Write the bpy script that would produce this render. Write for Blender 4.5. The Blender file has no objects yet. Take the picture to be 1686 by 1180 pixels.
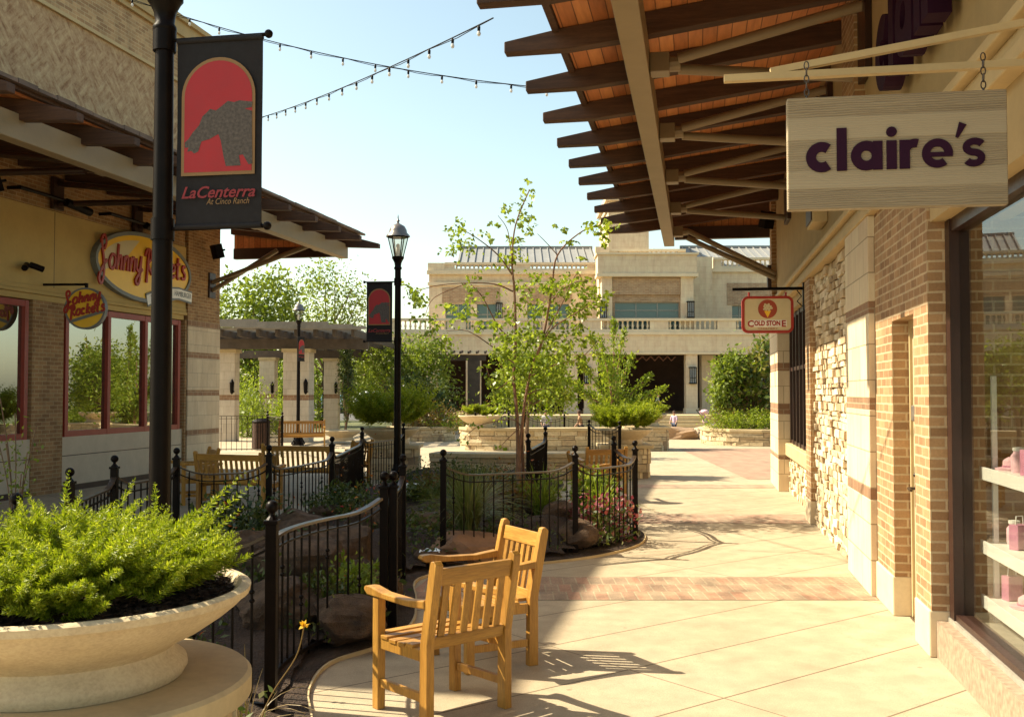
import bpy, bmesh, math, random
import numpy as np
from mathutils import Vector, Matrix, Quaternion
from mathutils.geometry import tessellate_polygon
PI = math.pi
sc = bpy.context.scene
COL = sc.collection
rnd = random.Random(7)
# ------------------------------------------------------------------ camera frame
CAMH, F, CX, CY = 1.7, 1700.0, 843.0, 590.0
PIT = math.atan(55.0 / F)
def ray(px, py):
    u, v = (px - CX) / F, (CY - py) / F
    return Vector((u, math.cos(PIT) - v * math.sin(PIT), math.sin(PIT) + v * math.cos(PIT)))
def G(px, py, z=0.0):
    d = ray(px, py); t = (z - CAMH) / d.z
    return Vector((d.x * t, d.y * t, z))
def W(px, py, Y):
    d = ray(px, py); t = Y / d.y
    return Vector((d.x * t, Y, CAMH + d.z * t))
# ------------------------------------------------------------------ mesh builder
class MB:
    def __init__(s): s.v = []; s.f = []
    def add(s, vs, fs):
        b = len(s.v); s.v += [tuple(p) for p in vs]; s.f += [tuple(i + b for i in f) for f in fs]; return s
    def box(s, x0, x1, y0, y1, z0, z1):
        if x0 > x1: x0, x1 = x1, x0
        if y0 > y1: y0, y1 = y1, y0
        return s.add([(x0,y0,z0),(x1,y0,z0),(x1,y1,z0),(x0,y1,z0),(x0,y0,z1),(x1,y0,z1),(x1,y1,z1),(x0,y1,z1)],
                     [(0,3,2,1),(4,5,6,7),(0,1,5,4),(1,2,6,5),(2,3,7,6),(3,0,4,7)])
    def mbox(s, M, x0, x1, y0, y1, z0, z1):
        t = MB().box(x0, x1, y0, y1, z0, z1)
        return s.add([M @ Vector(p) for p in t.v], t.f)
    def bar(s, a, b, w, h, up=(0,0,1)):
        a, b = Vector(a), Vector(b); d = (b - a); L = d.length
        if L < 1e-6: return s
        y = d / L; up = Vector(up); x = y.cross(up)
        if x.length < 1e-4: x = y.cross(Vector((1,0,0)))
        x.normalize(); z = x.cross(y)
        vs = []
        for p in (a, b):
            for sx, sz in ((-1,-1),(1,-1),(1,1),(-1,1)):
                vs.append(p + x * (sx * w / 2) + z * (sz * h / 2))
        return s.add(vs, [(0,1,2,3),(7,6,5,4),(0,4,5,1),(1,5,6,2),(2,6,7,3),(3,7,4,0)])
    def sweep(s, pts, w, h):
        """rectangular rail along a path, mitred"""
        pts = [Vector(p) for p in pts]; n = len(pts); vs = []; fs = []
        for i, p in enumerate(pts):
            d = (pts[min(i+1,n-1)] - pts[max(i-1,0)]).normalized()
            x = d.cross(Vector((0,0,1)))
            if x.length < 1e-4: x = Vector((1,0,0))
            x.normalize(); z = x.cross(d)
            for sx, sz in ((-1,-1),(1,-1),(1,1),(-1,1)): vs.append(p + x*(sx*w/2) + z*(sz*h/2))
        for i in range(n-1):
            for k in range(4):
                a = i*4+k; b = i*4+(k+1)%4
                fs.append((a, a+4, b+4, b))
        fs.append((0,1,2,3)); e = (n-1)*4; fs.append((e+3,e+2,e+1,e))
        return s.add(vs, fs)
    def tube(s, pts, r, n=8, cap=True):
        pts = [Vector(p) for p in pts]; m = len(pts)
        rs = r if isinstance(r, (list, tuple)) else [r] * m
        vs = []; fs = []; prev = None
        for i, p in enumerate(pts):
            d = (pts[min(i+1,m-1)] - pts[max(i-1,0)])
            if d.length < 1e-7: d = Vector((0,0,1))
            d.normalize()
            if prev is None:
                x = d.cross(Vector((0,0,1)))
                if x.length < 1e-3: x = d.cross(Vector((1,0,0)))
            else:
                x = prev - d * prev.dot(d)
                if x.length < 1e-4: x = d.cross(Vector((1,0,0)))
            x.normalize(); prev = x; y = d.cross(x)
            for k in range(n):
                a = 2*PI*k/n; vs.append(p + (x*math.cos(a) + y*math.sin(a)) * rs[i])
        for i in range(m-1):
            for k in range(n):
                fs.append((i*n+k, i*n+(k+1)%n, (i+1)*n+(k+1)%n, (i+1)*n+k))
        if cap:
            fs.append(tuple(reversed(range(n)))); fs.append(tuple((m-1)*n+k for k in range(n)))
        return s.add(vs, fs)
    def lathe(s, prof, cx=0, cy=0, cz=0, n=24, sx=1, sy=1):
        vs = []; fs = []; m = len(prof)
        for r, z in prof:
            for k in range(n):
                a = 2*PI*k/n; vs.append((cx + r*math.cos(a)*sx, cy + r*math.sin(a)*sy, cz + z))
        for i in range(m-1):
            for k in range(n):
                fs.append((i*n+k, i*n+(k+1)%n, (i+1)*n+(k+1)%n, (i+1)*n+k))
        if prof[0][0] > 1e-4: fs.append(tuple(reversed(range(n))))
        if prof[-1][0] > 1e-4: fs.append(tuple((m-1)*n+k for k in range(n)))
        return s.add(vs, fs)
    def ball(s, c, r, n=12, sz=1.0):
        pr = [(max(1e-5, r*math.sin(PI*i/8)), -r*math.cos(PI*i/8)*sz) for i in range(9)]
        return s.lathe(pr, c[0], c[1], c[2], n)
    def prism(s, poly, fn, d0, d1):
        """poly 2-D outline extruded between depths d0,d1; fn(u,v,d)->xyz"""
        n = len(poly)
        area = sum(poly[i][0]*poly[(i+1)%n][1] - poly[(i+1)%n][0]*poly[i][1] for i in range(n))
        if area < 0: poly = list(reversed(poly))
        vs = [fn(u, v, d0) for u, v in poly] + [fn(u, v, d1) for u, v in poly]
        fs = [(i, (i+1)%n, n+(i+1)%n, n+i) for i in range(n)]
        tris = tessellate_polygon([[Vector((u, v, 0)) for u, v in poly]])
        for t in tris:
            fs.append(tuple(t)); fs.append(tuple(n+i for i in reversed(t)))
        return s.add(vs, fs)
    def build(s, name, mat=None, parent=None, smooth=False, bevel=0, fix=True):
        me = bpy.data.meshes.new(name)
        me.from_pydata(s.v, [], s.f)
        if fix:
            bm = bmesh.new(); bm.from_mesh(me)
            bmesh.ops.recalc_face_normals(bm, faces=bm.faces); bm.to_mesh(me); bm.free()
        uvbox(me)
        if smooth:
            me.polygons.foreach_set('use_smooth', [True]*len(me.polygons))
            me.set_sharp_from_angle(angle=math.radians(40))
        if mat: me.materials.append(mat)
        o = bpy.data.objects.new(name, me); COL.objects.link(o)
        if parent: o.parent = parent
        if bevel:
            b = o.modifiers.new('bevel', 'BEVEL'); b.width = bevel; b.segments = 2; b.limit_method = 'ANGLE'
            b.angle_limit = math.radians(40)
        return o
def uvbox(me):
    n = len(me.loops)
    if not n: return
    uv = me.uv_layers.new(name='uv')
    co = np.zeros(len(me.vertices)*3); me.vertices.foreach_get('co', co); co = co.reshape(-1,3)
    li = np.zeros(n, dtype=np.int64); me.loops.foreach_get('vertex_index', li)
    pn = np.zeros(len(me.polygons)*3); me.polygons.foreach_get('normal', pn); pn = pn.reshape(-1,3)
    lt = np.zeros(len(me.polygons), dtype=np.int64); me.polygons.foreach_get('loop_total', lt)
    ln = np.repeat(pn, lt, axis=0); c = co[li]; a = np.abs(ln)
    out = np.zeros((n,2))
    zx = (a[:,2] > a[:,0]) & (a[:,2] > a[:,1]); xx = ~zx & (a[:,0] >= a[:,1]); yy = ~zx & ~xx
    out[zx] = c[zx][:,[0,1]]; out[xx] = c[xx][:,[1,2]]; out[yy] = c[yy][:,[0,2]]
    uv.data.foreach_set('uv', out.ravel())
def tag(o, label=None, cat=None, group=None, kind=None):
    if label: o['label'] = label
    if cat: o['category'] = cat
    if group: o['group'] = group
    if kind: o['kind'] = kind
    return o
def empty(name, loc=(0,0,0), rz=0, label=None, cat=None, group=None):
    o = bpy.data.objects.new(name, None); COL.objects.link(o); o.empty_display_size = .2
    o.location = loc; o.rotation_euler = (0,0,rz)
    return tag(o, label, cat, group)
def children(o): return [c for c in COL.objects if c.parent is o]
def copy_tree(o, loc=None, rz=None, label=None, scale=None, parent=None):
    c = o.copy(); COL.objects.link(c); c.parent = parent
    for ch in children(o): copy_tree(ch, parent=c)
    if loc is not None: c.location = loc
    if rz is not None: c.rotation_euler = (0,0,rz)
    if scale: c.scale = (scale,)*3
    if label: c['label'] = label
    return c
# ------------------------------------------------------------------ materials
MATS = {}
class NT:
    def __init__(s, name):
        s.m = bpy.data.materials.new(name); s.m.use_nodes = True
        s.t = s.m.node_tree; s.b = s.t.nodes['Principled BSDF']; s.out = s.t.nodes['Material Output']
    def n(s, kind, **kw):
        nd = s.t.nodes.new(kind)
        for k, v in kw.items():
            if k.startswith('i_'): 
                nd.inputs[k[2:].replace('_',' ')].default_value = v
            else: setattr(nd, k, v)
        return nd
    def l(s, a, b): s.t.links.new(a, b)
    def math(s, op, a, b=None, c=None):
        nd = s.t.nodes.new('ShaderNodeMath'); nd.operation = op
        for i, x in enumerate((a, b, c)):
            if x is None: continue
            if isinstance(x, (int, float)): nd.inputs[i].default_value = x
            else: s.l(x, nd.inputs[i])
        return nd.outputs[0]
    def mix(s, fac, a, b, mode='MIX'):
        nd = s.t.nodes.new('ShaderNodeMix'); nd.data_type = 'RGBA'; nd.blend_type = mode
        for sock, x in ((nd.inputs[0], fac), (nd.inputs[6], a), (nd.inputs[7], b)):
            if isinstance(x, (int, float)): sock.default_value = x
            elif isinstance(x, tuple): sock.default_value = (*x, 1)
            else: s.l(x, sock)
        return nd.outputs[2]
    def coord(s, kind='Object'):
        return s.t.nodes.new('ShaderNodeTexCoord').outputs[kind]
    def noise(s, vec, scale, detail=4, rough=.6):
        nd = s.n('ShaderNodeTexNoise'); nd.inputs['Scale'].default_value = scale
        nd.inputs['Detail'].default_value = detail; nd.inputs['Roughness'].default_value = rough
        if vec is not None: s.l(vec, nd.inputs['Vector'])
        return nd.outputs['Fac']
    def ramp(s, fac, stops):
        nd = s.n('ShaderNodeValToRGB'); e = nd.color_ramp.elements
        while len(e) < len(stops): e.new(.5)
        for el, (p, c) in zip(e, stops):
            el.position = p; el.color = (*c, 1) if isinstance(c, tuple) else (c, c, c, 1)
        s.l(fac, nd.inputs[0]); return nd.outputs[0]
    def map(s, vec, scale=(1,1,1), rot=(0,0,0), loc=(0,0,0)):
        nd = s.n('ShaderNodeMapping'); nd.inputs['Scale'].default_value = scale
        nd.inputs['Rotation'].default_value = rot; nd.inputs['Location'].default_value = loc
        s.l(vec, nd.inputs['Vector']); return nd.outputs[0]
    def bump(s, h, strength=.3, dist=.01, prev=None):
        nd = s.n('ShaderNodeBump'); nd.inputs['Strength'].default_value = strength
        nd.inputs['Distance'].default_value = dist; s.l(h, nd.inputs['Height'])
        if prev: s.l(prev, nd.inputs['Normal'])
        return nd.outputs[0]
    def fin(s, col=None, rough=None, nrm=None, **kw):
        for k, x in (('Base Color', col), ('Roughness', rough), ('Normal', nrm)):
            if x is None: continue
            if isinstance(x, tuple): s.b.inputs[k].default_value = (*x, 1)
            elif isinstance(x, (int, float)): s.b.inputs[k].default_value = x
            else: s.l(x, s.b.inputs[k])
        for k, x in kw.items(): s.b.inputs[k.replace('_', ' ')].default_value = x
        MATS[s.m.name] = s.m; return s.m
def plain(name, col, rough=.6, var=.15, scale=6, bump=.1, metal=0, spec=.5, bd=.004):
    t = NT(name); c = t.coord()
    f = t.noise(c, scale, 5); g = t.noise(c, scale*9, 3)
    lo = tuple(x*(1-var) for x in col); hi = tuple(min(1, x*(1+var)) for x in col)
    cc = t.mix(t.ramp(f, [(.3, 0.0), (.7, 1.0)]), lo, hi)
    cc = t.mix(.18*min(1, var*5), cc, t.ramp(g, [(.3, .25), (.7, .75)]), 'OVERLAY')
    r = t.math('MULTIPLY_ADD', g, .2, rough-.1)
    return t.fin(cc, r, t.bump(g, bump, bd), Metallic=metal, Specular_IOR_Level=spec)
def brick(name, c1, c2, mortar, bw=.2, bh=.067, ms=.008, bias=0, rough=.85, rot=0, bump=.5, off=.5, var=.25, sq=1.0):
    t = NT(name); uv = t.coord('UV')
    if rot: uv = t.map(uv, rot=(0,0,rot))
    b = t.n('ShaderNodeTexBrick'); b.offset = off; b.squash = sq
    for k, x in (('Color1', (*c1,1)), ('Color2', (*c2,1)), ('Mortar', (*mortar,1)), ('Scale', 1.0), ('Mortar Size', ms),
                 ('Mortar Smooth', .2), ('Bias', bias), ('Brick Width', bw), ('Row Height', bh)):
        b.inputs[k].default_value = x
    wob = t.n('ShaderNodeVectorMath', operation='SCALE'); 
    nz = t.n('ShaderNodeTexNoise'); nz.inputs['Scale'].default_value = 9; t.l(uv, nz.inputs['Vector'])
    sub = t.n('ShaderNodeVectorMath', operation='SUBTRACT'); t.l(nz.outputs['Color'], sub.inputs[0]); sub.inputs[1].default_value = (.5,.5,.5)
    t.l(sub.outputs[0], wob.inputs[0]); wob.inputs['Scale'].default_value = ms*.9
    ad = t.n('ShaderNodeVectorMath', operation='ADD'); t.l(uv, ad.inputs[0]); t.l(wob.outputs[0], ad.inputs[1])
    t.l(ad.outputs[0], b.inputs['Vector'])
    n1 = t.noise(uv, 3, 4); n2 = t.noise(uv, 60, 4)
    c = t.mix(var, b.outputs['Color'], t.ramp(n1, [(.3, .2), (.7, .8)]), 'OVERLAY')
    c = t.mix(var*.8, c, t.ramp(n2, [(.3, .25), (.7, .75)]), 'OVERLAY')
    st = t.noise(t.map(uv, scale=(1.6,.35,1)), 2.2, 5, .7); c = t.mix(.30, c, t.ramp(st, [(.32, .22), (.62, .62)]), 'OVERLAY')
    vn = t.n('ShaderNodeTexWhiteNoise', noise_dimensions='2D'); fl_ = t.n('ShaderNodeVectorMath', operation='FLOOR'); dv = t.n('ShaderNodeVectorMath', operation='DIVIDE')
    t.l(uv, dv.inputs[0]); dv.inputs[1].default_value = (bw*.5, bh, 1); t.l(dv.outputs[0], fl_.inputs[0]); t.l(fl_.outputs[0], vn.inputs['Vector'])
    c = t.mix(var*.55, c, t.ramp(vn.outputs['Value'], [(0.0, .3), (1.0, .7)]), 'OVERLAY')
    inv = t.math('SUBTRACT', 1.0, b.outputs['Fac'])
    h = t.math('MULTIPLY_ADD', n2, .35, inv)
    return t.fin(c, rough, t.bump(h, bump, .008))
def leafmat(name, c1, c2, c3=None, trans=.35, rough=.45):
    t = NT(name); g = t.n('ShaderNodeNewGeometry')
    stops = [(0.0, c1), (.55, c2)] + ([(1.0, c3)] if c3 else [])
    c = t.ramp(g.outputs['Random Per Island'], stops)
    t.fin(c, rough, Specular_IOR_Level=.35)
    tr = t.n('ShaderNodeBsdfTranslucent'); 
    tc = t.mix(1.0, c, (1.0, 1.0, .45), 'MULTIPLY'); t.l(tc, tr.inputs['Color'])
    mx = t.n('ShaderNodeMixShader'); mx.inputs[0].default_value = trans
    t.l(t.b.outputs[0], mx.inputs[1]); t.l(tr.outputs[0], mx.inputs[2]); t.l(mx.outputs[0], t.out.inputs['Surface'])
    return t.m
def glassmat(name, tint=(.6,.65,.6), refl=.3, fres=1.45):
    t = NT(name)
    tr = t.n('ShaderNodeBsdfTransparent'); tr.inputs['Color'].default_value = (*tint, 1)
    gl = t.n('ShaderNodeBsdfGlossy'); gl.inputs['Roughness'].default_value = .01; gl.inputs['Color'].default_value = (.9,.92,.9,1)
    fr = t.n('ShaderNodeFresnel'); fr.inputs['IOR'].default_value = fres
    gm = t.n('ShaderNodeNewGeometry'); f = t.math('MULTIPLY', t.math('MAXIMUM', fr.outputs[0], refl), t.math('SUBTRACT', 1.0, gm.outputs['Backfacing']))
    mx = t.n('ShaderNodeMixShader'); t.l(f, mx.inputs[0]); t.l(tr.outputs[0], mx.inputs[1]); t.l(gl.outputs[0], mx.inputs[2])
    t.l(mx.outputs[0], t.out.inputs['Surface']); t.t.nodes.remove(t.b); MATS[name] = t.m
    return t.m
def m_pavement():
    t = NT('pavement'); c = t.coord()
    n1 = t.noise(c, .45, 5, .65); n2 = t.noise(c, 4, 5); n3 = t.noise(c, 90, 3)
    col = t.ramp(n1, [(.3, (.35,.28,.185)), (.5, (.385,.31,.21)), (.7, (.41,.335,.235))])
    col = t.mix(.4, col, t.ramp(n2, [(.3, .32), (.7, .68)]), 'OVERLAY')
    col = t.mix(.25, col, t.ramp(n3, [(.3, .3), (.7, .7)]), 'OVERLAY')
    spots = t.noise(c, 2.3, 2, .5); col = t.mix(t.ramp(spots, [(.66, 0.0), (.74, .22)]), col, (.22,.16,.1))
    vo = t.n('ShaderNodeTexVoronoi'); vo.inputs['Scale'].default_value = 2.6; t.l(c, vo.inputs['Vector']); gum = t.math('LESS_THAN', vo.outputs['Distance'], .045)
    col = t.mix(t.math('MULTIPLY', gum, .45), col, (.13,.10,.07))
    grit = t.noise(c, 260, 2, .5); col = t.mix(.5, col, t.ramp(grit, [(.36, .3), (.5, .52), (.64, .66)]), 'OVERLAY')
    cn = t.noise(t.map(c, scale=(1,.6,1)), .9, 8, .75); ck = t.math('LESS_THAN', t.math('ABSOLUTE', t.math('SUBTRACT', cn, .47)), .0012)
    col = t.mix(t.math('MULTIPLY', ck, .5), col, (.14,.10,.06))
    mp = t.map(c, rot=(0,0,math.radians(-38)), loc=(0,.28,0))
    sp = t.n('ShaderNodeSeparateXYZ'); t.l(mp, sp.inputs[0])
    def line(v, per, w):
        a = t.math('FRACT', t.math('DIVIDE', v, per)); a = t.math('ABSOLUTE', t.math('SUBTRACT', a, .5))
        return t.math('LESS_THAN', a, w/per/2)
    j = t.math('MAXIMUM', line(sp.outputs[1], .75, .014), t.math('MULTIPLY', line(sp.outputs[0], 3.0, .010), 1))
    col = t.mix(t.math('MULTIPLY', j, .85), col, (.12,.085,.05))
    h = t.math('MULTIPLY_ADD', n3, .15, t.math('SUBTRACT', 1.0, j))
    return t.fin(col, .8, t.bump(h, .25, .006), Specular_IOR_Level=.3)
def m_wood(name, c1, c2, rough=.5, scale=1, axis=0, board=0, bump=.25):
    t = NT(name); c = t.coord(); s = [9.0*scale]*3; s[axis] = .7*scale
    mp = t.map(c, scale=tuple(s)); f = t.noise(mp, 3.0, 6, .65); g = t.noise(c, 1.5, 3)
    col = t.mix(t.ramp(f, [(.35, 0.0), (.65, 1.0)]), c1, c2)
    col = t.mix(.3, col, t.ramp(g, [(.3, .3), (.7, .7)]), 'OVERLAY')
    oi = t.n('ShaderNodeObjectInfo'); col = t.mix(.55, col, t.ramp(oi.outputs['Random'], [(0.0, .36), (1.0, .64)]), 'OVERLAY')
    fine = t.noise(t.map(c, scale=tuple(x*6 for x in s)), 5.0, 4, .7); col = t.mix(.45, col, t.ramp(fine, [(.38, .25), (.6, .62)]), 'OVERLAY')
    sp = t.n('ShaderNodeSeparateXYZ'); t.l(t.coord('Object'), sp.inputs[0])
    return t.fin(col, t.math('MULTIPLY_ADD', fine, .3, rough-.12), t.bump(f, bump, .003))
def m_boards():
    """orange stained soffit planks running along local y"""
    t = NT('soffit_planks'); c = t.coord(); sp = t.n('ShaderNodeSeparateXYZ'); t.l(c, sp.inputs[0])
    idx = t.math('FLOOR', t.math('DIVIDE', sp.outputs[0], .14))
    fr = t.math('FRACT', t.math('DIVIDE', sp.outputs[0], .14))
    gap = t.math('LESS_THAN', fr, .07)
    wn = t.n('ShaderNodeTexWhiteNoise', noise_dimensions='1D'); t.l(idx, wn.inputs['W'])
    mp = t.map(c, scale=(8,.8,8)); f = t.noise(mp, 2.5, 5)
    col = t.mix(wn.outputs['Value'], (.45,.155,.05), (.62,.25,.085))
    col = t.mix(.4, col, t.ramp(f, [(.3, .25), (.7, .75)]), 'OVERLAY')
    col = t.mix(t.math('MULTIPLY', gap, .75), col, (.05,.015,.008))
    return t.fin(col, .6, t.bump(t.math('SUBTRACT', 1.0, gap), .4, .01))
def m_cedar_sign():
    t = NT('sandblasted_cedar'); c = t.coord()
    mp = t.map(c, scale=(.35,1,9)); f = t.noise(mp, 6.0, 6, .7)
    w = t.n('ShaderNodeTexWave', bands_direction='Z'); w.inputs['Scale'].default_value = 34; w.inputs['Distortion'].default_value = 9
    w.inputs['Detail'].default_value = 3; w.inputs['Detail Scale'].default_value = .6; t.l(t.map(c, scale=(.18,1,1)), w.inputs['Vector'])
    bn = t.n('ShaderNodeSeparateXYZ'); t.l(c, bn.inputs[0])
    z = bn.outputs[2]
    board = t.ramp(t.math('MULTIPLY_ADD', z, 2.1, .5), [(0.0, 1.0), (.19, .95), (.20, .35), (.34, .5), (.35, .9), (.61, .85), (.62, .25), (.80, .45), (.81, 1.0)])
    h = t.math('SUBTRACT', 1.0, t.math('MULTIPLY', t.math('MULTIPLY_ADD', f, .7, t.math('MULTIPLY', w.outputs['Fac'], .35)), board))
    col = t.ramp(h, [(.06, (.11,.075,.045)), (.40, (.26,.20,.125)), (.9, (.37,.30,.20))])
    return t.fin(col, .8, t.bump(h, .8, .006))
def m_herring():
    t = NT('herringbone_plaster'); uv = t.coord('UV')
    mp = t.map(uv, scale=(2.3,2.3,1), rot=(0,0,.785)); ck = t.n('ShaderNodeTexChecker'); ck.inputs['Scale'].default_value = 1.0; t.l(mp, ck.inputs['Vector'])
    def wv(r):
        return t.noise(t.map(t.map(uv, rot=(0,0,r)), scale=(2.2,13,1)), 1.0, 4, .6)
    nd = t.n('ShaderNodeMix', data_type='FLOAT'); t.l(ck.outputs['Fac'], nd.inputs[0]); t.l(wv(.785), nd.inputs[2]); t.l(wv(-.785), nd.inputs[3])
    n = t.noise(uv, 6, 6, .75); n4 = t.noise(uv, 2.2, 4); h = t.math('ADD', t.math('MULTIPLY', n, .55), t.math('MULTIPLY', nd.outputs[0], .45))
    col = t.ramp(h, [(.37, (.24,.12,.055)), (.47, (.38,.235,.125)), (.60, (.52,.37,.21))])
    return t.fin(col, .9, t.bump(h, .9, .03))
def m_blocks(name, c1, c2, mortar, bw=.45, bh=.3):
    return brick(name, c1, c2, mortar, bw, bh, .006, 0, .8, bump=.25, var=.12)
# palette
PAV = m_pavement()
BRICK = brick('tan_brick', (.42,.25,.12), (.27,.145,.065), (.50,.37,.22))
BRICKD = brick('shaded_tan_brick', (.33,.185,.075), (.22,.11,.042), (.36,.255,.13))  # tan brick darkened for the restaurant, its shade put into the colour
BRICKL = brick('mottled_brick', (.48,.31,.155), (.30,.17,.08), (.48,.36,.20), .23, .07, .007)
PAVER = brick('clay_pavers', (.36,.185,.115), (.26,.19,.125), (.33,.26,.17), .115, .34, .007, var=.6, rough=.85, bump=.5, off=.5)
PAVER2 = brick('plaza_pavers', (.36,.20,.13), (.33,.21,.14), (.3,.22,.15), .2, .1, .005, var=.3)
LIME = m_blocks('limestone_blocks', (.68,.56,.38), (.62,.50,.33), (.34,.26,.16))
LIMEP = plain('limestone_plain', (.62,.50,.33), .8, .1, 4, .2)
BAND = brick('brown_band_brick', (.30,.17,.09), (.24,.13,.07), (.36,.27,.17), .2, .1)
STUCCO = plain('tan_stucco', (.42,.30,.145), .9, .08, 3, .25)
STUCCOY = plain('yellow_stucco', (.46,.32,.115), .9, .07, 2, .25)
TRIM = plain('cream_trim', (.50,.37,.19), .8, .08, 3, .12)
LEDGE = plain('ledge_stone', (.60,.47,.30), .85, .25, 5, .6, bd=.012)
def ledge_m(name, c1, c2, c3):
    t = NT(name); g = t.n('ShaderNodeNewGeometry'); c = t.coord()
    base = t.ramp(g.outputs['Random Per Island'], [(0.0, c1), (.5, c2), (1.0, c3)])
    n = t.noise(c, 14, 5); n2 = t.noise(c, 60, 3)
    col = t.mix(.4, base, t.ramp(n, [(.3, .25), (.7, .75)]), 'OVERLAY')
    return t.fin(col, .9, t.bump(t.math('MULTIPLY_ADD', n2, .5, n), .7, .012))
LEDGE = ledge_m('ledge_stone', (.36,.24,.13), (.66,.51,.32), (.78,.66,.47))
WALLST = ledge_m('garden_wall_stone', (.42,.30,.17), (.50,.39,.23), (.58,.47,.30))
MORTAR = plain('mortar', (.26,.19,.12), .95, .15, 8, .3)
def m_cast():
    t = NT('cast_stone'); c = t.coord(); n = t.noise(c, 4, 5, .65); pit = t.noise(c, 70, 3, .6); st = t.noise(t.map(c, scale=(9,9,.8)), 1.4, 5, .7)
    col = t.ramp(n, [(.3, (.53,.41,.245)), (.7, (.59,.465,.29))]); col = t.mix(.22, col, t.ramp(st, [(.34, .3), (.58, .6)]), 'OVERLAY'); col = t.mix(.25, col, t.ramp(pit, [(.3, .2), (.6, .6)]), 'OVERLAY')
    return t.fin(col, .75, t.bump(pit, .10, .002))
CAST = m_cast()
PAVER3 = brick('faded_pavers', (.36,.22,.15), (.30,.22,.15), (.32,.26,.18), .115, .34, .006, var=.4, rough=.85, bump=.3, off=.5)
CASTC = plain('cast_stone_cap', (.47,.36,.20), .8, .14, 3, .2)
GRAN = plain('granite_plinth', (.32,.23,.16), .5, .35, 26, .1)
IRON = plain('black_iron', (.007,.004,.003), .42, .3, 12, .08, metal=.0, spec=.10)
IRONB = plain('bronze_iron', (.045,.028,.017), .33, .3, 12, .08, spec=.5)
BROWNM = plain('dark_brown_metal', (.035,.014,.009), .4, .2, 5, .05)
RAFT = m_wood('dark_rafter_wood', (.052,.022,.011), (.095,.043,.021), .75)
BEAM = plain('beam_paint', (.26,.19,.105), .55, .08, 3, .06)
TUBEM = plain('strut_paint', (.21,.15,.085), .5, .08, 3, .05)
PLANK = m_boards()
SHINGLE = brick('roof_shingle', (.10,.06,.045), (.16,.11,.08), (.03,.02,.015), .3, .18, .012, var=.4)
TEAK = m_wood('teak', (.32,.145,.020), (.46,.235,.042), .42, .6, axis=2)
TEAKX = m_wood('teak_slat', (.32,.145,.020), (.46,.235,.042), .42, .6, axis=0)
CEDAR = m_cedar_sign()
PURPLE = plain('purple_paint', (.024,.004,.018), .7, .08, 8, .03, spec=.15)
REDP = plain('red_paint', (.34,.02,.012), .4, .1, 5, .03)
REDF = plain('red_window_frame', (.28,.035,.018), .45, .1, 5, .03)
YELP = plain('yellow_sign_face', (.85,.50,.03), .35, .05, 2, .02)
CREAMP = plain('cream_sign_face', (.60,.50,.30), .4, .05, 3, .02)
GREYP = plain('grey_paint', (.16,.17,.17), .5, .1, 5, .03)
WHITEP = plain('white_paint', (.75,.72,.66), .4, .04, 4, .03)
HERR = m_herring()
MULCH = plain('mulch', (.075,.035,.018), .95, .5, 30, 1.0, bd=.03)
SOIL = plain('garden_soil', (.05,.028,.016), .95, .5, 5, 1.0, bd=.05)
ROCK = plain('red_boulder', (.14,.08,.042), .9, .6, 11, 1.0, bd=.05)
GLASSL = glassmat('restaurant_glass', (.35,.34,.28), .42)
GLASSR = glassmat('shop_glass', (.92,.93,.91), .24)
GLASSD = glassmat('dark_glass', (.20,.2,.18), .12)
GLASSU = plain('teal_window_glass', (.045,.10,.095), .12, .1, .5, .0, spec=.8)
CLEAR = glassmat('lantern_glass', (.85,.85,.82), .12)
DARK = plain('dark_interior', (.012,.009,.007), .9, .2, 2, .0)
DARKF = plain('interior_floor', (.08,.06,.045), .7, .2, 2, .0)
L_FERN = leafmat('fern_leaf', (.14,.20,.008), (.29,.36,.014), (.48,.50,.07), .5)
L_BIRCH = leafmat('young_tree_leaf', (.15,.22,.015), (.26,.34,.035), (.40,.46,.10), .5, .35)
L_TREE = leafmat('tree_leaf', (.11,.16,.015), (.20,.26,.03), (.30,.35,.08), .5)
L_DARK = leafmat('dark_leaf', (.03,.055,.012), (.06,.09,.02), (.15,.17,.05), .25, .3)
L_SHRUB = leafmat('shrub_leaf', (.13,.20,.015), (.24,.31,.025), (.36,.40,.06), .5)
L_DRY = leafmat('bronze_leaf', (.14,.07,.02), (.20,.12,.035), (.12,.14,.03), .35)
L_GRASS = leafmat('grass_blade', (.10,.13,.03), (.17,.20,.06), (.26,.26,.12), .35)
L_RED = leafmat('red_flower', (.16,.02,.03), (.30,.06,.08), (.45,.22,.22), .25)
L_COV = leafmat('ground_cover', (.04,.07,.015), (.08,.11,.02), (.13,.12,.04), .3)
BARK = plain('bark', (.16,.10,.06), .9, .3, 12, .5)
BARKR = plain('reddish_bark', (.22,.11,.06), .8, .3, 12, .3)
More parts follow.
